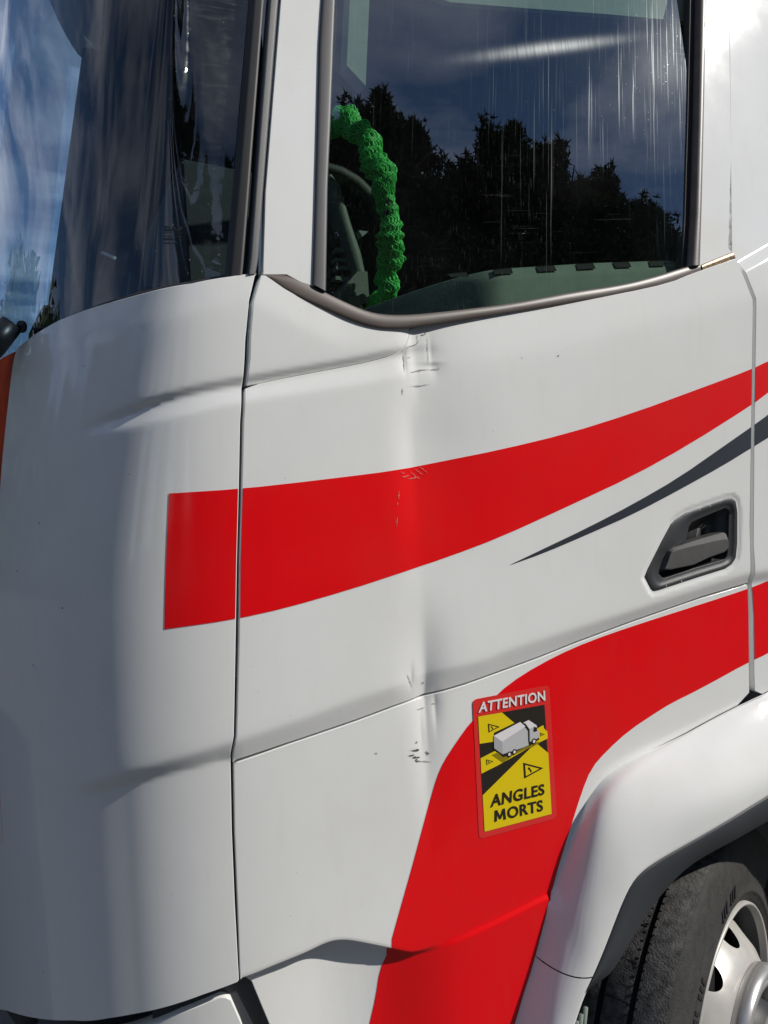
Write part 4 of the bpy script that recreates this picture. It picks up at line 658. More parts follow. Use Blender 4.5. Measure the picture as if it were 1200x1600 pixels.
WP = np.vstack([[[top_s, 3.62]], q[::-1], wb - [0, .02], [[-.45, 2.0], [S_MID, 1.99], [2 * S_MID + .3, 2.02], [left, 2.07], [left - .06, 3.62]]])
ws = pane('windscreen', WP, d_ws, M['windscreen'], truck, 0, .03, .004)
fs_ = lambda a: np.stack([2 * S_MID - a[:, 0], a[:, 1]], 1)
strip('pillar_trim', fs_(ext_up(R_)), fs_(ext_up(L_)), M['plastic'], truck, .001, .0)
# a narrow black seal under the windscreen
nb = resample(wb[:8], 40)
C = []
for (dz, off) in ((-.004, -.016), (.002, -.006), (.006, -.006), (.0125, -.011), (.013, -.02)):
    taper = np.linspace(1.0, .25, 40)
    C.append(pos(nb[:, 0], nb[:, 1] + dz * taper, d_ws, off + .012))
loft('lower_seal', C, M['rubber_dark'], ws)

# front panel, bumper, inner body
ft = arr('red_front_top'); e2 = 2 * S_MID
ce = arr('corner_edge') - [.0035, 0]; rt = arr('red_front_top')
FPn = np.vstack([[[S_MID, rt[1][1] - .012], [e2 + .33, 2.026], [e2 + .33, 1.15], [ce[0][0], 1.15]], ce[:-1], [[ce[-1][0], rt[0][1] - .004]], rt[1:] ])
skin('front_panel', FPn, flat, M['red_orange'], truck, step=.02)
skin('corner_panel', np.array([[e2 + .318, 2.03], [e2 - .33, 2.08], [e2 - .262, .97], [e2 + .318, .8]]), flat, M['white'], truck, step=.03)
skin('far_side_panel', np.array([[e2 - .34, 2.06], [e2 - .27, .97], [e2 - 2.4, .97], [e2 - 2.4, 3.60], [e2 - .55, 3.60], [e2 - .54, 3.02], [e2 - 1.36, 3.0], [e2 - 1.40, 2.08]]), lambda s, z: d_upper(s, z), M['white'], truck, step=.04)
skin('grille', np.array([[ce[0][0] - .006, 1.145], [e2 + .34, 1.145], [e2 + .34, .80], [ce[0][0] - .012, .80]]), lambda s, z: flat(s, z) - .012, M['plastic_dark'], truck, step=.03)
skin('bumper', arr('bumper'), lambda s, z: flat(s, z) - .03, M['white'], truck, step=.012)
def shell_patch(mb, s0, s1, z0, z1, off=-.10):
    S = np.arange(s0, s1, .05); Z = np.linspace(z0, z1, 12); SS, ZZ = np.meshgrid(S, Z, indexing='ij'); A = pos(SS, ZZ, flat, off).reshape(-1, 3); m_ = len(Z)
    mb.add(A, [(i * m_ + j, (i + 1) * m_ + j, (i + 1) * m_ + j + 1, i * m_ + j + 1) for i in range(len(S) - 1) for j in range(m_ - 1)])
mb = MB()
shell_patch(mb, e2 - .78, .80, .55, 1.97); shell_patch(mb, e2 - 2.4, e2 - .74, .95, 2.0); shell_patch(mb, .74, 2.42, 1.27, 2.02, -.06)
mb.build('inner_body', M['shell'], truck)
# sill strip between bumper and door
skin('sill_trim', np.array([[.200, .972], [.262, .9835], [.272, .982], [.31, .90], [.33, .60], [.10, .60], [.10, .93]]), lambda s, z: flat(s, z) - .045, M['plastic'], truck, step=.015)
# cab box: lining, floor, roof, rear and far side
mb = MB()
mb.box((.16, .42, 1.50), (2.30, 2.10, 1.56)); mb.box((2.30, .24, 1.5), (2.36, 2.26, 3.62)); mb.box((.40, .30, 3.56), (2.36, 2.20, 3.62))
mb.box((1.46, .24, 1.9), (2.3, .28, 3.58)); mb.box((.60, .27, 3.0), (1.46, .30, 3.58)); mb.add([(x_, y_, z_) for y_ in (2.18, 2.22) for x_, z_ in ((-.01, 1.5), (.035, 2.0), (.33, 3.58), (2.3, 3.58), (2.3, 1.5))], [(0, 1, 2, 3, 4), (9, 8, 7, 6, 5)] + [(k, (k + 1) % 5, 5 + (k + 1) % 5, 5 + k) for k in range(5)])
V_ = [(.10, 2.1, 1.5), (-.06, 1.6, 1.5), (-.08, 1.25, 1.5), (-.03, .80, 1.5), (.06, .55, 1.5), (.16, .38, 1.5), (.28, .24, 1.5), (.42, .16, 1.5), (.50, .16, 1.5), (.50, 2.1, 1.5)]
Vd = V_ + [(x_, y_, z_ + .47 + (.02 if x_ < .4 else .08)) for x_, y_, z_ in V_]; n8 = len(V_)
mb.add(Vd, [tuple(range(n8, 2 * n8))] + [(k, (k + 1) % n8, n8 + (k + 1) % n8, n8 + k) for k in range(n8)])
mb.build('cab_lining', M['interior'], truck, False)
mb = MB()                                                           # instrument hood, screen and clutter along the dash top
for (x_, y_, z_, w_, d_, h_) in ((.22, 1.9, 1.99, .12, .22, .26), (.18, 1.62, 1.99, .16, .10, .40), (.20, 1.38, 1.99, .10, .20, .16), (.22, 1.0, 1.99, .10, .16, .34), (.26, .74, 1.99, .10, .14, .24)):
    P = [(x_ - w_, y_ - d_, z_), (x_ + w_, y_ - d_, z_), (x_ + w_, y_ + d_, z_), (x_ - w_, y_ + d_, z_)]; c_ = np.array([x_ + .03, y_, z_])
    V_ = [np.array(p) for p in P] + [c_ + (np.array(p) - c_) * .86 + [0, 0, h_ * .75] for p in P] + [c_ + (np.array(p) - c_) * .6 + [0, 0, h_] for p in P]
    mb.add(V_, [(k + 4 * r, (k + 1) % 4 + 4 * r, (k + 1) % 4 + 4 * r + 4, k + 4 * r + 4) for r in range(2) for k in range(4)] + [(8, 9, 10, 11)])
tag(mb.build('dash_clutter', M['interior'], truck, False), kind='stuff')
mb = MB()
RP = np.array([[-.1, 3.26], [2.4, 3.26]])
S = np.concatenate([np.arange(2.4, e2 - 2.4, -.06)]); A = pos(S, np.full_like(S, 3.60), lambda s, z: d_frame(s, z) * np.maximum(smooth(-.1, .3, s), smooth(e2 + .1, e2 - .3, s)), 0); B = A.copy(); B[:, 2] += .14; cen = np.array([1.3, 1.25, 0]); Cc = cen + (B - cen) * [.93, .93, 1]; Cc[:, 2] += .07
V = np.vstack([A, B, Cc]); n_ = len(S); F = [(i, i + 1, n_ + i + 1, n_ + i) for i in range(n_ - 1)] + [(n_ + i, n_ + i + 1, 2 * n_ + i + 1, 2 * n_ + i) for i in range(n_ - 1)] + [tuple(range(2 * n_, 3 * n_))]
mesh_obj('roof', V, F, M['white'], truck)
# header strips over the door opening
hd = np.array([[.46, 2.93], [1.52, 2.93], [1.52, 3.62], [.56, 3.62]])
skin('roof_rail', hd, lambda s, z: d_frame(s, z) + .004, M['white'], truck, step=.03)

# ------------------------------------------------------------------ door handle (sub-parts of the door)
ho, hi_, hl = arr('handle_outer'), arr('handle_inner'), arr('handle_lever')
def ring_match(P, n, c):
    P = densify(P, .001); a = np.arctan2(P[:, 1] - c[1], P[:, 0] - c[0]); o = np.argsort(a); a, P = a[o], P[o]
    t = np.linspace(-math.pi, math.pi, n, endpoint=False)
    ap = np.r_[a - 2 * math.pi, a, a + 2 * math.pi]; pp = np.vstack([P, P, P])
    return np.stack([np.interp(t, ap, pp[:, 0]), np.interp(t, ap, pp[:, 1])], 1)
hc = np.array([1.205, 1.555]); hc = hi_.mean(0)
NR = 120
o_ = ring_match(ho, NR, hc); i_ = ring_match(hi_, NR, hc)
def rings(name, RL, mat, parent, cap=False, flat=False):
    V = []; F = []
    for (q, d) in RL: V += list(pos(q[:, 0], q[:, 1], d_base, d))
    n = len(RL[0][0])
    for k in range(len(RL) - 1):
        for i in range(n): j = (i + 1) % n; F.append((k * n + i, (k + 1) * n + i, (k + 1) * n + j, k * n + j))
    if cap: F.append(tuple((len(RL) - 1) * n + i for i in range(n)))
    return mesh_obj(name, V, F, mat, parent, None, not flat)
def d_base(s, z): return d_upper(s, z)
lerp = lambda a, b, t: a * (1 - t) + b * t
rings('handle_bezel', [(o_, -.012), (lerp(o_, i_, .015), -.0035), (lerp(o_, i_, .06), -.002), (lerp(o_, i_, .5), -.006), (lerp(o_, i_, .92), -.011), (lerp(o_, i_, .97), -.0105), (i_, -.013), (i_, -.02)], M['handle'], door)
ic = lerp(i_, hc[None], .10); ic2 = lerp(i_, hc[None], .22)
rings('handle_bowl', [(i_, -.018), (lerp(i_, hc[None], .03), -.024), (ic, -.032), (ic2, -.036), (lerp(i_, hc[None], .6), -.037)], M['handle'], door, cap=True)
lc = hl.mean(0); l_ = ring_match(hl, 90, lc)
# lever: flat upper face, rounded nose, set back at its rear end
def lev(q, t):
    return q
up_ = (l_[:, 1] - lc[1]) / np.abs(l_[:, 1] - lc[1]).max()
V = []; F = []
RL = [(l_, -.034), (l_, -.012), (lerp(l_, lc[None], .05), -.0065), (lerp(l_, lc[None], .16), -.005), (lerp(l_, lc[None], .45), -.007), (lerp(l_, lc[None], .8), -.008)]
RL = [(l_, -.033), (l_, -.0125), (lerp(l_, lc[None], .02), -.0095)]
up2 = l_.copy(); top_ = l_[:, 1] > np.interp(l_[:, 0], [l_[:, 0].min(), l_[:, 0].max()], [1.545, 1.548]) 
fa = lerp(l_, lc[None], .05); fa[:, 1] = np.where(l_[:, 1] > lc[1] + .1 * (l_[:, 0] - lc[0]), lerp(l_[:, 1], lc[1], .40), fa[:, 1])
RL += [(fa, -.0035), (lerp(fa, fa.mean(0)[None], .06), -.003)]
rings('handle_lever', RL, M['lever'], door, cap=True, flat=True)

# ------------------------------------------------------------------ sticker on the door: part of the truck, its print as sub-parts
def round_quad(Q, r, n=6):
    Q = np.asarray(Q, float); out = []
    for i in range(4):
        p, a, b = Q[i], Q[i - 1], Q[(i + 1) % 4]; ua = (a - p) / np.linalg.norm(a - p); ub = (b - p) / np.linalg.norm(b - p)
        for k in range(n + 1):
            t = k / n; out.append(p + ua * r * (1 - t) ** 2 + ub * r * t ** 2)
    return np.array(out)
def sheet(name, polys, mat, parent, off):
    V = []; F = []; N = []
    for P in polys:
        p, f = grid_poly(np.asarray(P, float), .02); b = len(V)
        V += list(pos(p[:, 0], p[:, 1], d_body, off)); N += list(nor(p[:, 0], p[:, 1], d_body)); F += [tuple(i + b for i in q_) for q_ in f]
    return mesh_obj(name, V, F, mat, parent, N)
sticker = sheet('warning_sticker', [round_quad(ST['border'], .010)], M['st_red'], truck, .0014)
tag(sticker, 'red bordered yellow and black blind spot warning sticker on the lower red stripe')
sheet('black_print', [ST['inner']], M['st_black'], sticker, .0018)
sheet('yellow_print', ST['yellow'], M['st_yellow'], sticker, .0022)
pic = sheet('truck_picture', ST['shade'], M['st_shade'], sticker, .0026)
def more(name, polys, mat, off): return sheet(name, polys, mat, sticker, off)
more('truck_underside', ST['dark'], M['st_black'], .0030)
more('truck_side', ST['truck_side'], M['st_lgrey'], .0030)
more('truck_top', ST['truck_top'], M['st_white'], .0033)
more('truck_tail', ST['truck_back'], M['st_grey'], .0033)
def disc(s, z, r, n=20): return np.array([(s + r * math.cos(2 * math.pi * k / n), z + r * 1.1 * math.sin(2 * math.pi * k / n)) for k in range(n)])
for w in ST['wheel']:
    more('truck_tyre', [disc(w[0], w[1], w[2])], M['st_black'], .0034)
    more('truck_wheel', [disc(w[0], w[1], w[2] * .55)], M['st_white'], .0037)
wins = [ST['dark'][1], ST['dark'][2]]
more('cab_window', wins, M['st_black'], .0037)
for T in ST['tri']:
    tris = []
    T = np.asarray(T); c = T.mean(0); sz = np.linalg.norm(T[0] - T[2])
    k = .72 if sz > .02 else .70
    inner = c + (T - c) * k
    for i in range(3):
        j = (i + 1) % 3; tris.append(np.array([T[i], T[j], inner[j], inner[i]]))
    # exclamation mark across the triangle
    m0 = c + (T[0] - c) * .30 + (T[1] - c) * .02; m1 = c + (T[2] - c) * .12 + (T[1] - c) * .10; m2 = c + (T[2] - c) * .24 + (T[1] - c) * .18
    dn = (m1 - m0); dn /= np.linalg.norm(dn); pn = np.array([-dn[1], dn[0]]) * sz * .055
    tris.append(np.array([m0 + pn * 1.2, m1 + pn * .7, m1 - pn * .7, m0 - pn * 1.2])); tris.append(np.array([m2 + pn + dn * .001, m2 + pn - dn * sz * .07, m2 - pn - dn * sz * .07, m2 - pn + dn * .001]))
    more('warning_triangle', tris, M['st_black'], .0026)
def text_mesh(txt, bold):
    cu = bpy.data.curves.new('t', 'FONT'); cu.body = txt; cu.size = 1; cu.offset = bold; cu.resolution_u = 4; cu.space_character = 1.06
    o = bpy.data.objects.new('t', cu); COL.objects.link(o); dg = bpy.context.evaluated_depsgraph_get(); dg.update()
    me = bpy.data.meshes.new_from_object(o.evaluated_get(dg)); bpy.data.objects.remove(o); bpy.data.curves.remove(cu)
    V = np.array([v.co[:] for v in me.vertices])[:, :2]; F = [tuple(p.vertices) for p in me.polygons]; bpy.data.meshes.remove(me)
    return V, F
def lettering(txt, quad, mat, parent, off, dfun=d_body, bold=.026):
    V, F = text_mesh(txt, bold); lo, hi2 = V.min(0), V.max(0); t = (V - lo) / (hi2 - lo)
    Q = np.asarray(quad, float); u, v = t[:, :1], t[:, 1:]
    p = Q[0] * (1 - u) * (1 - v) + Q[1] * u * (1 - v) + Q[2] * u * v + Q[3] * (1 - u) * v
    return mesh_obj('lettering', pos(p[:, 0], p[:, 1], dfun, off), F, mat, parent, nor(p[:, 0], p[:, 1], dfun))
for t_, q_ in ST['txt']:
    if t_ == 'MORTS':                                                # the M drawn stroke by stroke, the rest set in type
        Q = np.asarray(q_, float)
        bil = lambda u, v: Q[0] * (1 - u) * (1 - v) + Q[1] * u * (1 - v) + Q[2] * u * v + Q[3] * (1 - u) * v
        m_ = [(0, 0), (.06, 1), (.27, 1), (.5, .40), (.73, 1), (.94, 1), (1, 0), (.79, 0), (.76, .62), (.58, .14), (.42, .14), (.24, .62), (.21, 0)]
        more('lettering', [np.array([bil(.232 * a, .03 + .94 * b) for a, b in m_])], M['st_black'], .0030)
        lettering('ORTS', [bil(.262, 0), bil(1, 0), bil(1, 1), bil(.262, 1)], M['st_black'], sticker, .0030); continue
    lettering(t_, q_, M['st_white'] if t_ == 'ATTENTION' else M['st_black'], sticker, .0030)
# print on the windscreen
gm = arr('glassmark')
lettering('DAF', gm, M['wiper'], ws, .0012, d_ws, .05)
g0, g1 = gm[0], gm[1]; dz = gm[3][1] - gm[0][1]
lines_ = []
for k, (w_, h_) in enumerate(((1, .25), (1, .2), (.55, .8), (.75, .3))):
    y0 = g0[1] - dz * (.45 + k * .75); a = np.array([g0[0], y0]); b = a + (g1 - g0) * w_
    lines_.append(np.array([a, b, b + [0, dz * h_ * .5], a + [0, dz * h_ * .5]]))
V = []; F = []
for P in lines_:
    b = len(V); V += list(pos(P[:, 0], P[:, 1], d_ws, .0012)); F.append((b, b + 1, b + 2, b + 3))
mesh_obj('glass_print', V, F, M['wiper'], ws, None, False)

# ------------------------------------------------------------------ damage: scratches, chips, scuffs, specks
def strokes(name, L, mat, parent, w, off=.0011, jag=.5, reps=3):
    V = []; F = []
    for P0 in L:
        P0 = np.asarray(P0, float); ln_ = np.linalg.norm(np.diff(P0, axis=0), axis=1).sum()
        for rp in range(reps):
            a0, a1 = (0, 1) if rp == 0 else sorted((rng.uniform(0, .6), rng.uniform(.4, 1)))
            m_ = max(6, int(ln_ / .0016)); q = resample(P0, 60)[int(a0 * 59):max(int(a1 * 59), int(a0 * 59) + 4)]
            P = resample(q, m_); n = len(P)
            jit = np.cumsum([[rng.gauss(0, 1), rng.gauss(0, 1)] for _ in range(n)], axis=0); jit = (jit - jit.mean(0)) * w * .35
            P = P + jit + (np.array([rng.gauss(0, 1), rng.gauss(0, 1)]) * w * 1.8 if rp else 0)
            t = np.gradient(P, axis=0); t /= np.linalg.norm(t, axis=1, keepdims=True) + 1e-9; nn = np.stack([-t[:, 1], t[:, 0]], -1)
            k_ = (1 if rp == 0 else .5)
            ww = np.array([w * k_ * max(.08, 1 + jag * rng.gauss(0, .9)) * (.15 + .85 * math.sin(math.pi * (i + .3) / (n - .2)) ** .7) for i in range(n)])[:, None]
            A, B = P + nn * ww, P - nn * ww; b = len(V)
            V += list(pos(A[:, 0], A[:, 1], d_body, off)) + list(pos(B[:, 0], B[:, 1], d_body, off)); F += [(b + i, b + n + i, b + n + i + 1, b + i + 1) for i in range(n - 1)]
    return mesh_obj(name, V, F, mat, parent)
CH = D['chips']
tag(strokes('scratch', CH['grey'], M['chip'], door, .00055), kind='stuff')
tag(strokes('paint_chip', CH['dark'], M['chip_dark'], door, .0009, .0013), kind='stuff')
tag(strokes('faint_scratch', CH['faint'], M['scratch'], door, .0006), kind='stuff')
tag(strokes('pale_scuff', D['pale_scuff'], M['scuff'], door, .0008, .0016), kind='stuff')
V = []; F = []
for (s_, z_) in D['specks']:
    r_ = rng.uniform(.0009, .0022); b = len(V); el = rng.uniform(.4, 1)
    P = np.array([(s_ + r_ * math.cos(k * .785) * (1 if z_ > 1.4 else el), z_ + r_ * .6 * math.sin(k * .785) * rng.uniform(.6, 1.2)) for k in range(8)])
    V += list(pos(P[:, 0], P[:, 1], d_body, .0009)); F.append(tuple(range(b, b + 8)))
tag(mesh_obj('insect_specks', V, F, M['speck'], corner), kind='stuff')

# ------------------------------------------------------------------ wheel arch flare
XC = 1.50
def mirror_x(c):
    c = np.asarray(c, float); m_ = c.copy(); m_[:, 0] = 2 * XC - m_[:, 0]
    return np.vstack([m_[::-1], c])
A, B, Cq, Dq = (np.asarray(D[k], float) for k in ('fA', 'fB', 'fC', 'fD'))
def catmull(P0, P1, P2, P3, t):
    return .5 * ((2 * P1) + (-P0 + P2) * t + (2 * P0 - 5 * P1 + 4 * P2 - P3) * t * t + (-P0 + 3 * P1 - 3 * P2 + P3) * t ** 3)
A[:, 1] = -d_body(A[:, 0], A[:, 2]) + .0008 - .004 * smooth(1.05, 1.25, A[:, 0])
w_t = smooth(.95, 1.25, B[:, 0]); B[:, 1] += .018 * w_t; Cq[:, 1] -= .018 * smooth(.95, 1.25, Cq[:, 0]); Dq[:, 1] -= .016 * smooth(.95, 1.25, Dq[:, 0])
key = [A + (A - B) * .4 + [0, .02, 0], A, B, Cq, Dq, Dq + (Dq - Cq) * .3 + [0, .012, 0]]
cur = []
for k in range(1, 4):
    for j in range(8): cur.append(catmull(key[k - 1], key[k], key[k + 1], key[k + 2], j / 8))
cur.append(Dq)
seam_z = lambda x: float(np.interp(x, [p[0] for p in D['fseam']], [p[2] for p in D['fseam']]))
roll_ = [Dq + [0, .0015, 0] + (Dq - Cq) * .02, Dq + (Dq - Cq) * .03 + [0, .006, 0], Dq + (Dq - Cq) * .02 + [0, .04, 0]]
full = [mirror_x(c) for c in cur + roll_]
def cut(curves, zf, above, parent, name, mat):
    """split the flare at its seam line"""
    n = len(curves[0]); V = np.vstack(curves)
    F = []
    for k in range(len(curves) - 1):
        for i in range(n - 1):
            f = (k * n + i, k * n + i + 1, (k + 1) * n + i + 1, (k + 1) * n + i)
            F.append(f)
    bmx = bmesh.new(); vs_ = [bmx.verts.new(v) for v in V]
    for f in F:
        try: bmx.faces.new([vs_[i] for i in f])
        except ValueError: pass
    return bmx
def seam_split(bmx, above, name, mat):
    p0, p1, p2, p3 = (Vector(p) for p in D['fseam'])
    # a seam plane across the front leg of the flare: level in front, rising to the arch edge
    co = Vector((p1.x, p1.y, p1.z)); nrm_ = Vector((.0, -.25, 1)).normalized()
    g = bmx.verts[:] + bmx.edges[:] + bmx.faces[:]
    bmesh.ops.bisect_plane(bmx, geom=g, plane_co=co + nrm_ * (.001 if above else -.001), plane_no=nrm_, clear_inner=above, clear_outer=not above)
    me = bpy.data.meshes.new(name); bmesh.ops.recalc_face_normals(bmx, faces=bmx.faces[:]); bmx.to_mesh(me); bmx.free(); me.materials.append(mat)
    me.polygons.foreach_set('use_smooth', [True] * len(me.polygons))
    return link(bpy.data.objects.new(name, me), truck)
flare = seam_split(cut(full, None, True, None, '', None), True, 'wheel_arch_flare', M['white'])
flow = seam_split(cut(cur + roll_, None, True, None, '', None), False, 'flare_end_piece', M['white'])
# black inner lip
dl, el_ = np.asarray(D['fD_lip'], float), np.asarray(D['fE'], float)
for q_ in (dl, el_): q_[:, 1] -= .016 * smooth(.95, 1.25, q_[:, 0])
lipc = [mirror_x(c) for c in (dl + [0, .012, 0], dl + [0, .001, 0], lerp(dl, el_, .05) + [0, -.0025, 0], lerp(dl, el_, .5) + [0, .002, 0], lerp(dl, el_, .96), el_ + [0, .003, 0], el_ + [0, .012, 0])]
loft('arch_lip', lipc, M['plastic'], flare)
# ribs on the end piece
fs = [Vector(p) for p in D['fseam']]
mb = MB()
for k in range(5):
    x = fs[2].x + .012 + k * .0105; z = fs[3].z - .025 - (4 - k) * .009
    mb.tube([(x, -.067, z), (x - .012, -.070, z - .05), (x - .04, -.070, z - .14)], .0042, 8)
mb.build('rib', M['ledge'], flow)
# liner
wc = np.array([1.38, 0, .457])
lin = []
for (f_, y_) in ((.999, -.045), (1.0, .0), (1.01, .045), (1.10, .07), (1.12, .5)):
    c = mirror_x(Dq).copy(); c = wc + (c - wc) * [f_, 1, f_]; c[:, 1] = y_; lin.append(c)
lin.append(np.tile([[1.5, .5, .55]], (len(lin[0]), 1)))
loft('wheel_arch_liner', lin, M['rubber_dark'], truck)
mb = MB(); mb.box((.62, .50, .12), (2.42, .54, 1.32)); mb.build('chassis_side', M['rubber_dark'], truck, False)

# ------------------------------------------------------------------ front wheel
WPSI = math.radians(24.66)
wn_ = Vector((math.sin(WPSI), -math.cos(WPSI), -.024)).normalized(); wa = Vector((math.cos(WPSI), math.sin(WPSI), 0)); wbv = wa.cross(wn_).normalized()
if wbv.z < 0: wbv = -wbv
wheel = empty('front_wheel'); wheel.parent = truck
wheel.matrix_local = Matrix.Translation((1.38, .066, .457)) @ Matrix((wa, wbv, wn_)).transposed().to_4x4()    # local z = outwards
def lathe(name, prof, mat, parent, n=96, sm=True):
    V = []; F = []; m_ = len(prof)
    for k in range(n):
        a = 2 * math.pi * k / n
        for (r, h) in prof: V.append((r * math.cos(a), r * math.sin(a), h))
    for k in range(n):
        l = (k + 1) % n
        for i in range(m_ - 1): F.append((k * m_ + i, k * m_ + i + 1, l * m_ + i + 1, l * m_ + i))
    return mesh_obj(name, V, F, mat, parent, None, sm)
W = .30
tyre = lathe('tyre', [(.286, -.012), (.292, -.002), (.300, .004), (.312, .008), (.314, .0105), (.318, .0085), (.345, .013), (.38, .0135), (.41, .010), (.43, .006), (.445, .001), (.452, -.003), (.4555, -.008)], M['tyre'], wheel, 120)
tr = [(.4555, -.008), (.4605, -.022), (.464, -.045), (.4655, -.066)]
lathe('tread', tr, M['tread'], tyre, 120)
g_ = [.067, .118, .172, .226]
prev = .066
def ser(name, h0, h1):
    lathe(name, [(.4655, -h0), (.4675, -(h0 + h1) / 2), (.4655, -h1)], M['tread'], tyre, 120)
edges_ = [(.077, .128), (.139, .182), (.193, .234), (.245, .292)]
for (a_, b_) in edges_: ser('tread', a_, b_)
lathe('tread_groove', [(.4655, -.066), (.452, -.067), (.452, -.076), (.4655, -.077)], M['groove'], tyre, 120)
lathe('tread_groove', [(.4655, -.128), (.452, -.129), (.452, -.138), (.4655, -.139), ], M['groove'], tyre, 120)
lathe('tread_groove', [(.4655, -.182), (.452, -.183), (.452, -.192), (.4655, -.193), ], M['groove'], tyre, 120)
lathe('tread_groove', [(.4655, -.234), (.452, -.235), (.452, -.244), (.4655, -.245), ], M['groove'], tyre, 120)
lathe('inner_wall', [(.4655, -.292), (.45, -.31), (.38, -.32), (.30, -.31)], M['tyre'], tyre, 80)
# sipes along the groove edges and raised marks on the side wall
mb = MB()
for k in range(170):
    a = 2 * math.pi * k / 170
    for (h, w_) in ((-.0655, -.0045), (-.0775, .006)):
        c, s_ = math.cos(a + rng.uniform(-.004, .004)), math.sin(a)
        Mx = Matrix.Rotation(a, 4, 'Z')
        mb.box((.4640, -.0008, min(h, h - w_)), (.4668, .0008, max(h, h - w_)), Mx)
for k in range(40):
    Mx = Matrix.Rotation(2 * math.pi * k / 40 + .03, 4, 'Z') @ Matrix.Translation((0, 0, 0)) 
    mb.box((.4655, -.001, -.126), (.4672, .001, -.079), Mx)
tag(mb.build('tread_sipes', M['groove'], tyre, False), kind='stuff')
mb = MB()
for seg, (a0, cnt) in enumerate(((2.30, 10), (1.62, 7), (2.95, 9), (.5, 8), (4.2, 8))):
    for k in range(cnt):
        if k % 5 == 3: continue
        Mx = Matrix.Rotation(a0 + k * .042, 4, 'Z')
        mb.box((.336, -.0035, .010), (.366, .0035, .0150), Mx)
tag(mb.build('raised_marks', M['groove'], tyre, False), kind='stuff')
# rim: flange, drop well, dished disc with hand holes
rim = lathe('rim', [(.270, -.045), (.276, -.012), (.281, .004), (.2855, .0075), (.289, .004), (.290, -.010)], M['rim'], wheel, 120)
lathe('rim_well_shaded', [(.276, -.010), (.268, -.05), (.262, -.12), (.262, -.22)], M['plastic'], rim, 96)  # dark material stands in for the wheel arch's shadow on the barrel
# disc with ten holes
def disc_h(r): return float(np.interp(r, [.085, .155, .175, .20, .235, .252, .266], [.036, .034, .030, .012, -.030, -.058, -.075]))
from mathutils.geometry import delaunay_2d_cdt
NH = 10; vv = []; ee = []
def ringv(r, n):
    b = len(vv); 
    for k in range(n): a = 2 * math.pi * k / n; vv.append(Vector((r * math.cos(a), r * math.sin(a))))
    return b
for r_, n_ in ((.085, 40), (.11, 60), (.135, 60), (.155, 80), (.165, 80), (.175, 80), (.1875, 90), (.20, 90), (.218, 100), (.235, 100), (.252, 120), (.266, 120)):
    b = ringv(r_, n_)
    if r_ in (.085, .266): ee += [(b + k, b + (k + 1) % n_) for k in range(n_)]
faces_h = []; centres = []
for k in range(NH):
    a = 2 * math.pi * (k + .30) / NH; c = Vector((.226 * math.cos(a), .226 * math.sin(a))); centres.append(c); b = len(vv)
    er = Vector((math.cos(a), math.sin(a))); et = Vector((-er.y, er.x))
    for j in range(28): q = 2 * math.pi * j / 28; vv.append(c + er * .024 * math.cos(q) + et * .031 * math.sin(q))
    ee += [(b + j, b + (j + 1) % 28) for j in range(28)]
rv, _, rf, *_r = delaunay_2d_cdt(vv, ee, [], 0, 1e-6)
Fk = []
for f in rf:
    c = sum((rv[i] for i in f), Vector((0, 0))) / len(f)
    if c.length < .084 or c.length > .2665: continue
    skip = False
    for cc in centres:
        er = cc.normalized(); et = Vector((-er.y, er.x)); d_ = c - cc
        if (d_.dot(er) / .024) ** 2 + (d_.dot(et) / .031) ** 2 < .99: skip = True
    if not skip: Fk.append(tuple(f))
mesh_obj('rim_disc', [(v.x, v.y, disc_h(v.length)) for v in rv], Fk, M['rim'], rim)
lathe('hub_ring', [(.158, .026), (.170, .032), (.174, .052), (.169, .066), (.160, .071), (.152, .068), (.148, .058), (.143, .056), (.139, .062), (.131, .064), (.124, .054), (.122, .030)], M['ring'], rim, 96)
lathe('hub', [(.112, .036), (.100, .040), (.092, .075), (.080, .092), (.0, .095)], M['plastic_dark'], rim, 64)
lathe('brake_drum', [(.0, -.10), (.20, -.10), (.205, -.11), (.205, -.24)], M['rubber_dark'], rim, 64)

# ------------------------------------------------------------------ cab interior seen through the door window
lt, lf = np.asarray(D['in_ledge_top'], float), np.asarray(D['in_ledge_fold'], float)
mb = MB()
def ledge():
    t = resample(lt[:6], 60); f = resample(lf, 60)
    for q_ in (t, f): q_[:, 1] += 9.0 * np.maximum(0, .84 - q_[:, 0]) ** 2
    low = f.copy(); low[:, 2] = 1.96; low[:, 1] += -.005
    back = t.copy(); back[:, 1] += .05; back[:, 2] -= .02
    back2 = back.copy(); back2[:, 2] = 1.96
    return loft('door_lining', [back2, back, t, lerp(t, f, .12) + [0, -.002, 0], lerp(t, f, .9), f, f + [0, -.004, -.012], low], M['ledge'], truck)
lining = ledge()
sl_ = np.asarray(D['in_slots'], float).reshape(-1, 4, 3)
tl_, fl_ = resample(lt[:6], 200), resample(lf, 200)
for k, q4 in enumerate(sl_):
    x0, x1 = q4[:, 0].min(), q4[:, 0].max()
    V = []
    for x, fa in ((x0, .12), (x1 - .008, .12), (x1 - .002, .92), (x0 + .008, .92)):
        i = int(np.argmin(np.abs(tl_[:, 0] - x))); V.append(lerp(tl_[i], fl_[i], fa))
    V = np.array(V); V1 = V + [0, -.0035, .001]; c = V1.mean(0); V2 = c + (V - c) * .9 + [0, .0, 0]
    Fs = [(0, 1, 5, 4), (1, 2, 6, 5), (2, 3, 7, 6), (3, 0, 4, 7), (4, 5, 6, 7)]
    mesh_obj('vent_slot', np.vstack([V1, V2 + [0, -.0028, 0]]), Fs, M['groove'], lining, None, False)
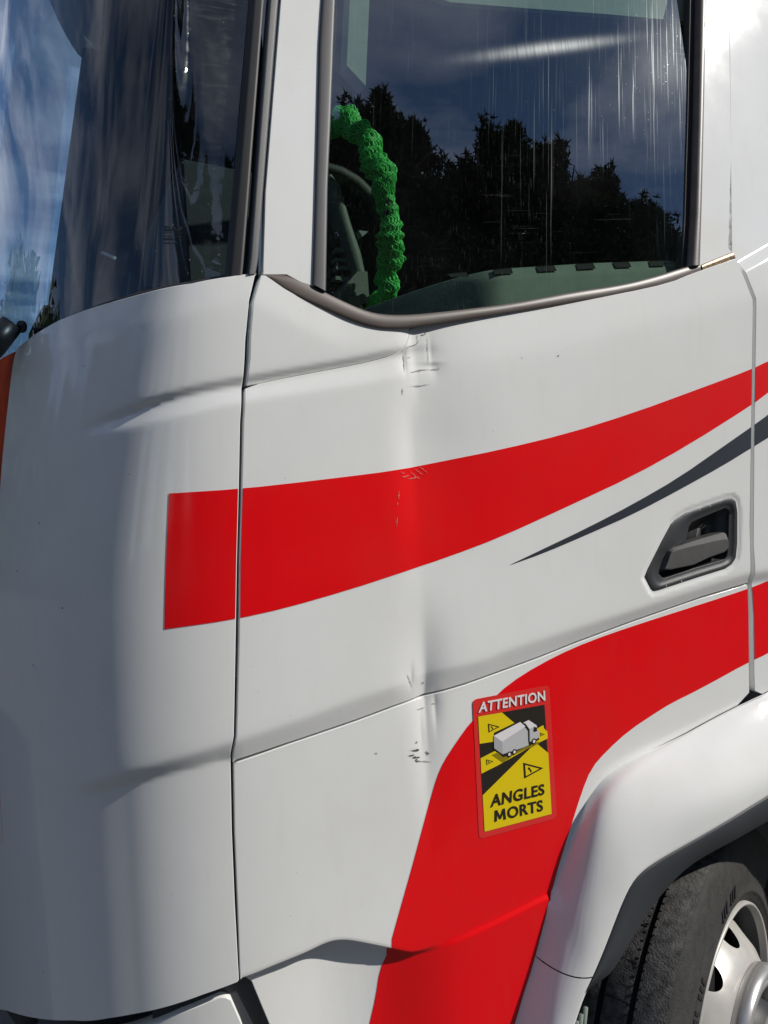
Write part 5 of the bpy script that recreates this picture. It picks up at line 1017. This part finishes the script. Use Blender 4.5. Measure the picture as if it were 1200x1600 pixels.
def plate(name, k, mat, parent, depth):
    P = np.asarray(D[k], float) if isinstance(k, str) else np.asarray(k, float); n = len(P); c = P.mean(0)
    P1 = c + (P - c) * .985; V = np.vstack([P1 + [0, -.0015, 0], P + [0, .002, 0], P + [0, depth, 0]])
    F = [tuple(range(n))] + [(r * n + i, r * n + (i + 1) % n, (r + 1) * n + (i + 1) % n, (r + 1) * n + i) for r in range(2) for i in range(n)]
    return mesh_obj(name, V, F, mat, parent, None, False)
pt = np.asarray(D['pillar_trim'], float)
pe = pt.copy()
plate('pillar_lining', pe, M['trim'], truck, .03)
bl = np.asarray(D['blind'], float)
plate('sun_blind', bl, M['trim'], truck, .012)
dash = empty('dashboard'); dash.parent = truck
bo, bi = resample(D['dash_band_o'], 40), resample(D['dash_band_i'], 40)
loft('dash_trim', [bi + [0, .05, 0], bi + [0, .004, 0], lerp(bi, bo, .1), lerp(bi, bo, .5) + [0, -.006, 0], lerp(bi, bo, .9), bo + [0, .004, 0], bo + [.0, .10, 0]], M['dash'], dash)
plate('dash_lower', 'dash_low', M['dash'], dash, .12)
wall = np.array([(bi[0, 0] - .3, .47, bi[0, 2] + .02), (bi[0, 0], .47, bi[0, 2])] + [tuple(p + [0, .05, 0]) for p in bi[::4]] + [(bi[-1, 0], .47, 1.95), (bi[0, 0] - .3, .47, 1.95)])
plate('dash_panel', wall, M['interior'], dash, .6)
for p in np.asarray(D['dash_btn'], float):
    mb = MB(); mb.box((p[0] - .018, p[1] - .012, p[2] - .004), (p[0] + .016, p[1] + .015, p[2] + .004), None); mb.build('dash_switch', M['ledge'], dash, False)
plate('dash_bright_trim', 'chrome', M['chrome'], dash, .02)
# steering wheel
C0 = np.array([.72, .51, 2.354]); TW = .175; RW = .225
def sw(th, r=RW, h=0):
    nrm_ = np.array([math.cos(TW), 0, math.sin(TW)])
    return C0 + r * (math.cos(th) * np.array([0, 1, 0]) + math.sin(th) * np.array([-math.sin(TW), 0, math.cos(TW)])) + nrm_ * h
swheel = empty('steering_wheel', tuple(C0)); swheel.parent = truck
def local(P): return [Vector(p) - Vector(C0) for p in P]
mb = MB(); mb.tube(local([sw(2 * math.pi * k / 96) for k in range(96)]), .0135, 12, closed=True); mb.build('wheel_rim', M['leather'], swheel)
spk = np.asarray(D['spoke'], float)
mb = MB(); mb.tube(local(resample(spk, 24)), [.013 + .004 * math.sin(i * .13) for i in range(24)], 12); mb.build('spoke', M['leather'], swheel)
mb = MB(); mb.tube(local([sw(0, .0, -.05), sw(0, .0, -.02)]), [.08, .07], 24); mb.build('hub', M['leather'], swheel)
for th in (0, math.pi * 1.5):
    mb = MB(); mb.tube(local([sw(th, .05, -.04), sw(th, .13, -.03), sw(th, .222, 0)]), [.022, .018, .012], 10); mb.build('spoke', M['leather'], swheel)
# green net cover
cover = tag(empty('steering_wheel_cover', tuple(C0)), 'bright green stretchy net cover wrapped and bunched round the steering wheel rim', 'wheel cover')
def bulge(th):
    return .0225 + .0016 * math.sin(th * 7 + .6) + .0022 * math.sin(th * 19 + 2.5 * math.sin(th * 5)) + .0018 * math.sin(th * 47 + 2 * math.sin(th * 9)) + .0012 * math.sin(th * 83) + .0045 * max(0, math.sin(th * 8.5 + 2.2)) ** 4
def netp(th, ph, k=1.0, jit=0):
    c = sw(th); rad = (c - C0); rad = rad / np.linalg.norm(rad); nn_ = np.array([math.cos(TW), 0, math.sin(TW)])
    ph2 = ph + .5 * math.sin(th * 5)
    r = bulge(th) * k * (1 + .07 * math.sin(3 * ph + th * 23) + .06 * math.sin(5 * ph - th * 57))
    sh_ = .006 * math.sin(th * 13) * rad + .004 * math.cos(th * 17) * nn_
    return c + sh_ + r * (math.cos(ph2) * rad + math.sin(ph2) * nn_)
NT, NP = 420, 22
V = []; F = []
for i in range(NT):
    for j in range(NP): V.append(netp(2 * math.pi * i / NT, 2 * math.pi * j / NP, .93) - C0)
for i in range(NT):
    for j in range(NP): a, b = (i + 1) % NT, (j + 1) % NP; F.append((i * NP + j, i * NP + b, a * NP + b, a * NP + j))
mesh_obj('net_folds', V, F, M['sleeve'], cover)
V = []; F = []
NS, NSEG = 15, 760
def strand(fn, r):
    b = len(V); P = [np.asarray(fn(k)) for k in range(NSEG)]
    for k in range(NSEG):
        t = P[(k + 1) % NSEG] - P[k]; t /= np.linalg.norm(t) + 1e-9; u = np.cross(t, [.3, .5, .8]); u /= np.linalg.norm(u); w_ = np.cross(t, u)
        for j in range(3): q_ = 2.094 * j; V.append(P[k] + (u * math.cos(q_) + w_ * math.sin(q_)) * r - C0)
    for k in range(NSEG - 1):
        for j in range(3): l = (j + 1) % 3; F.append((b + k * 3 + j, b + k * 3 + l, b + k * 3 + 3 + l, b + k * 3 + 3 + j))
for sgn in (1, -1):
    for j in range(NS):
        ph0 = 2 * math.pi * j / NS
        def fn(k, s=sgn, p0=ph0):
            th = 2 * math.pi * k / (NSEG - 1); z_ = 46 * th
            return netp(th, p0 + s * (th * 9 + .13 * math.sin(z_ * 2)), 1.02)
        strand(fn, .0011)
tag(mesh_obj('netting', V, F, M['net'], cover), kind='stuff')

tag(plate('paper_slip', 'slip', M['st_white'], None, .004), 'small pale slip lying on the dashboard behind the windscreen', 'paper slip')
# ------------------------------------------------------------------ wiper
mb = MB(); w0, w1 = np.asarray(D['wiper'], float)[0], np.asarray(D['wiper'], float)[2]
mb.tube([w0, lerp(w0, w1, .5), w1], [.023, .022, .019], 10); kn = np.asarray(D['wiper_knob'], float)
wp = mb.build('wiper', M['wiper'], truck)
mb = MB(); mb.tube([kn[0] + [0, -.004, 0], kn[0] + [0, .02, .0]], .0085, 12); mb.tube([kn[0] + [0, .008, 0], kn[1] + [-.02, .008, -.01]], .006, 8); mb.build('wiper_pivot', M['wiper'], wp)

# ------------------------------------------------------------------ pines behind the camera (seen mirrored in the door window)
def pine_mesh(seed, H, R):
    r = random.Random(seed); V = []; F = []
    def tuft(c, sz, n=7):
        for _ in range(n):
            d = Vector((r.gauss(0, 1), r.gauss(0, 1), r.gauss(.5, .8))).normalized(); l = sz * r.uniform(.5, 1.1); s_ = d.cross(Vector((r.gauss(0, 1), r.gauss(0, 1), r.gauss(0, 1)))).normalized() * sz * .16
            b = len(V); V.extend([c - s_, c + s_, c + d * l]); F.append((b, b + 1, b + 2))
    for i in range(330):                                             # clumps: fuller towards the outside, thinner at the rim
        t = r.random() ** .85; z = H * (.03 + .95 * t)
        rad = R * max(.08, (1 - t ** 2.4)) ** .55 * (.75 + .25 * min(1, t * 5)) * r.uniform(.35, .92)
        a = r.uniform(0, 6.283); c0 = Vector((rad * math.cos(a), rad * math.sin(a), z)); cs = r.uniform(.24, .5) * (1 if t < .8 else .6)
        for _ in range(26):
            v = Vector((r.gauss(0, 1), r.gauss(0, 1), r.gauss(0, .8))) * cs * .55
            if v.length > cs * 1.05: v *= cs * 1.05 / v.length
            tuft(c0 + v, .13 + .08 * r.random(), 8)
    for _ in range(900):
        t = r.uniform(.05, .9); rr = R * max(.05, 1 - t ** 2.4) ** .55 * r.random() ** .6 * .72; a = r.uniform(0, 6.283)
        tuft(Vector((rr * math.cos(a), rr * math.sin(a), H * t)), .26, 5)
    return V, F
protos = []
for sd in range(3):
    V, F = pine_mesh(sd + 3, 10.0, 2.1)
    me = bpy.data.meshes.new('crown'); me.from_pydata(V, [], F); me.update(); me.materials.append(M['needles'])
    mt = MB(); mt.tube([(0, 0, 0), (.05, 0, 3), (-.04, .05, 6), (0, 0, 9.6)], [.22, .18, .12, .04], 10)
    for k in range(8):
        a = k * 2.4; z = 2.6 + k * .8; mt.tube([(0, 0, z), (.8 * math.cos(a), .8 * math.sin(a), z + .25), (1.5 * math.cos(a), 1.5 * math.sin(a), z + .6)], [.05, .035, .015], 6)
    mtr = bpy.data.meshes.new('trunk'); mtr.from_pydata(mt.V, [], mt.F); mtr.update(); mtr.materials.append(M['bark'])
    protos.append((me, mtr))
TREES = [(-50, 12, 30), (-37, 15, 27), (-24, 23, 22), (-12, 33, 15), (-2, 35, 15.5), (8, 36, 14), (17, 37, 14.5), (24.5, 38.2, 14), (28.6, 39.5, 14.6), (31.6, 37.0, 15.2), (36.2, 33.6, 17), (39.6, 35.6, 16), (43, 33.2, 16.5), (46.3, 30.2, 17), (49.5, 27.2, 18), (53, 24.5, 18), (57.5, 21.5, 19)]
ords = ['first', 'second', 'third', 'fourth', 'fifth', 'sixth', 'seventh', 'eighth', 'ninth', 'tenth', 'eleventh', 'twelfth', 'thirteenth', 'fourteenth', 'fifteenth', 'sixteenth', 'last']
G0 = Vector((.85, 0, 2.35))
for k, (az, el, dist) in enumerate(TREES):
    a, e = math.radians(az), math.radians(el)
    x, y = G0.x + math.sin(a) * dist, G0.y - math.cos(a) * dist; H = G0.z + dist * math.tan(e)
    t_ = empty('pine_tree', (x, y, 0)); tag(t_, f"dark pine mirrored in the door window, {ords[k]} of its row from the truck's front", 'pine tree', 'pines standing in a row opposite the truck')
    sc_ = H / 10.0; t_.rotation_euler = (0, 0, k * 1.9); w_ = min(sc_, 1.0) * (1.0 if k < 7 else .95)
    for nm, me in zip(('crown', 'trunk'), protos[k % 3]):
        o = bpy.data.objects.new(nm, me); link(o, t_); o.scale = (w_, w_, sc_)

# ------------------------------------------------------------------ far-off wood ahead of the truck, one mass on the horizon
V = []; F = []
r = random.Random(5)
for k in range(2600):
    a = math.radians(r.uniform(-160, -58)); dist = r.uniform(40, 50); top = 15 + 2.6 * math.sin(a * 7) + 1.8 * math.sin(a * 19 + 1) + 1.2 * math.sin(a * 47)
    top *= smooth(-160, -148, math.degrees(a)) * .85 + .15
    c = Vector((math.sin(a) * dist, -math.cos(a) * dist, max(.2, top) * r.random() ** .8))
    for q in range(16):
        d = Vector((r.gauss(0, 1), r.gauss(0, 1), r.gauss(.2, .8))).normalized(); s_ = d.cross(Vector((r.gauss(0, 1), r.gauss(0, 1), r.gauss(0, 1)))).normalized() * .5
        o_ = c + Vector((r.gauss(0, .9), r.gauss(0, .9), r.gauss(0, .6))); b = len(V); V.extend([o_ - s_, o_ + s_, o_ + d * 1.2]); F.append((b, b + 1, b + 2))
tag(mesh_obj('distant_wood', V, F, M['needles'], None, None, False), 'dark wood of tall trees standing ahead of the truck, mirrored in its front corner', 'wood', None, 'stuff')
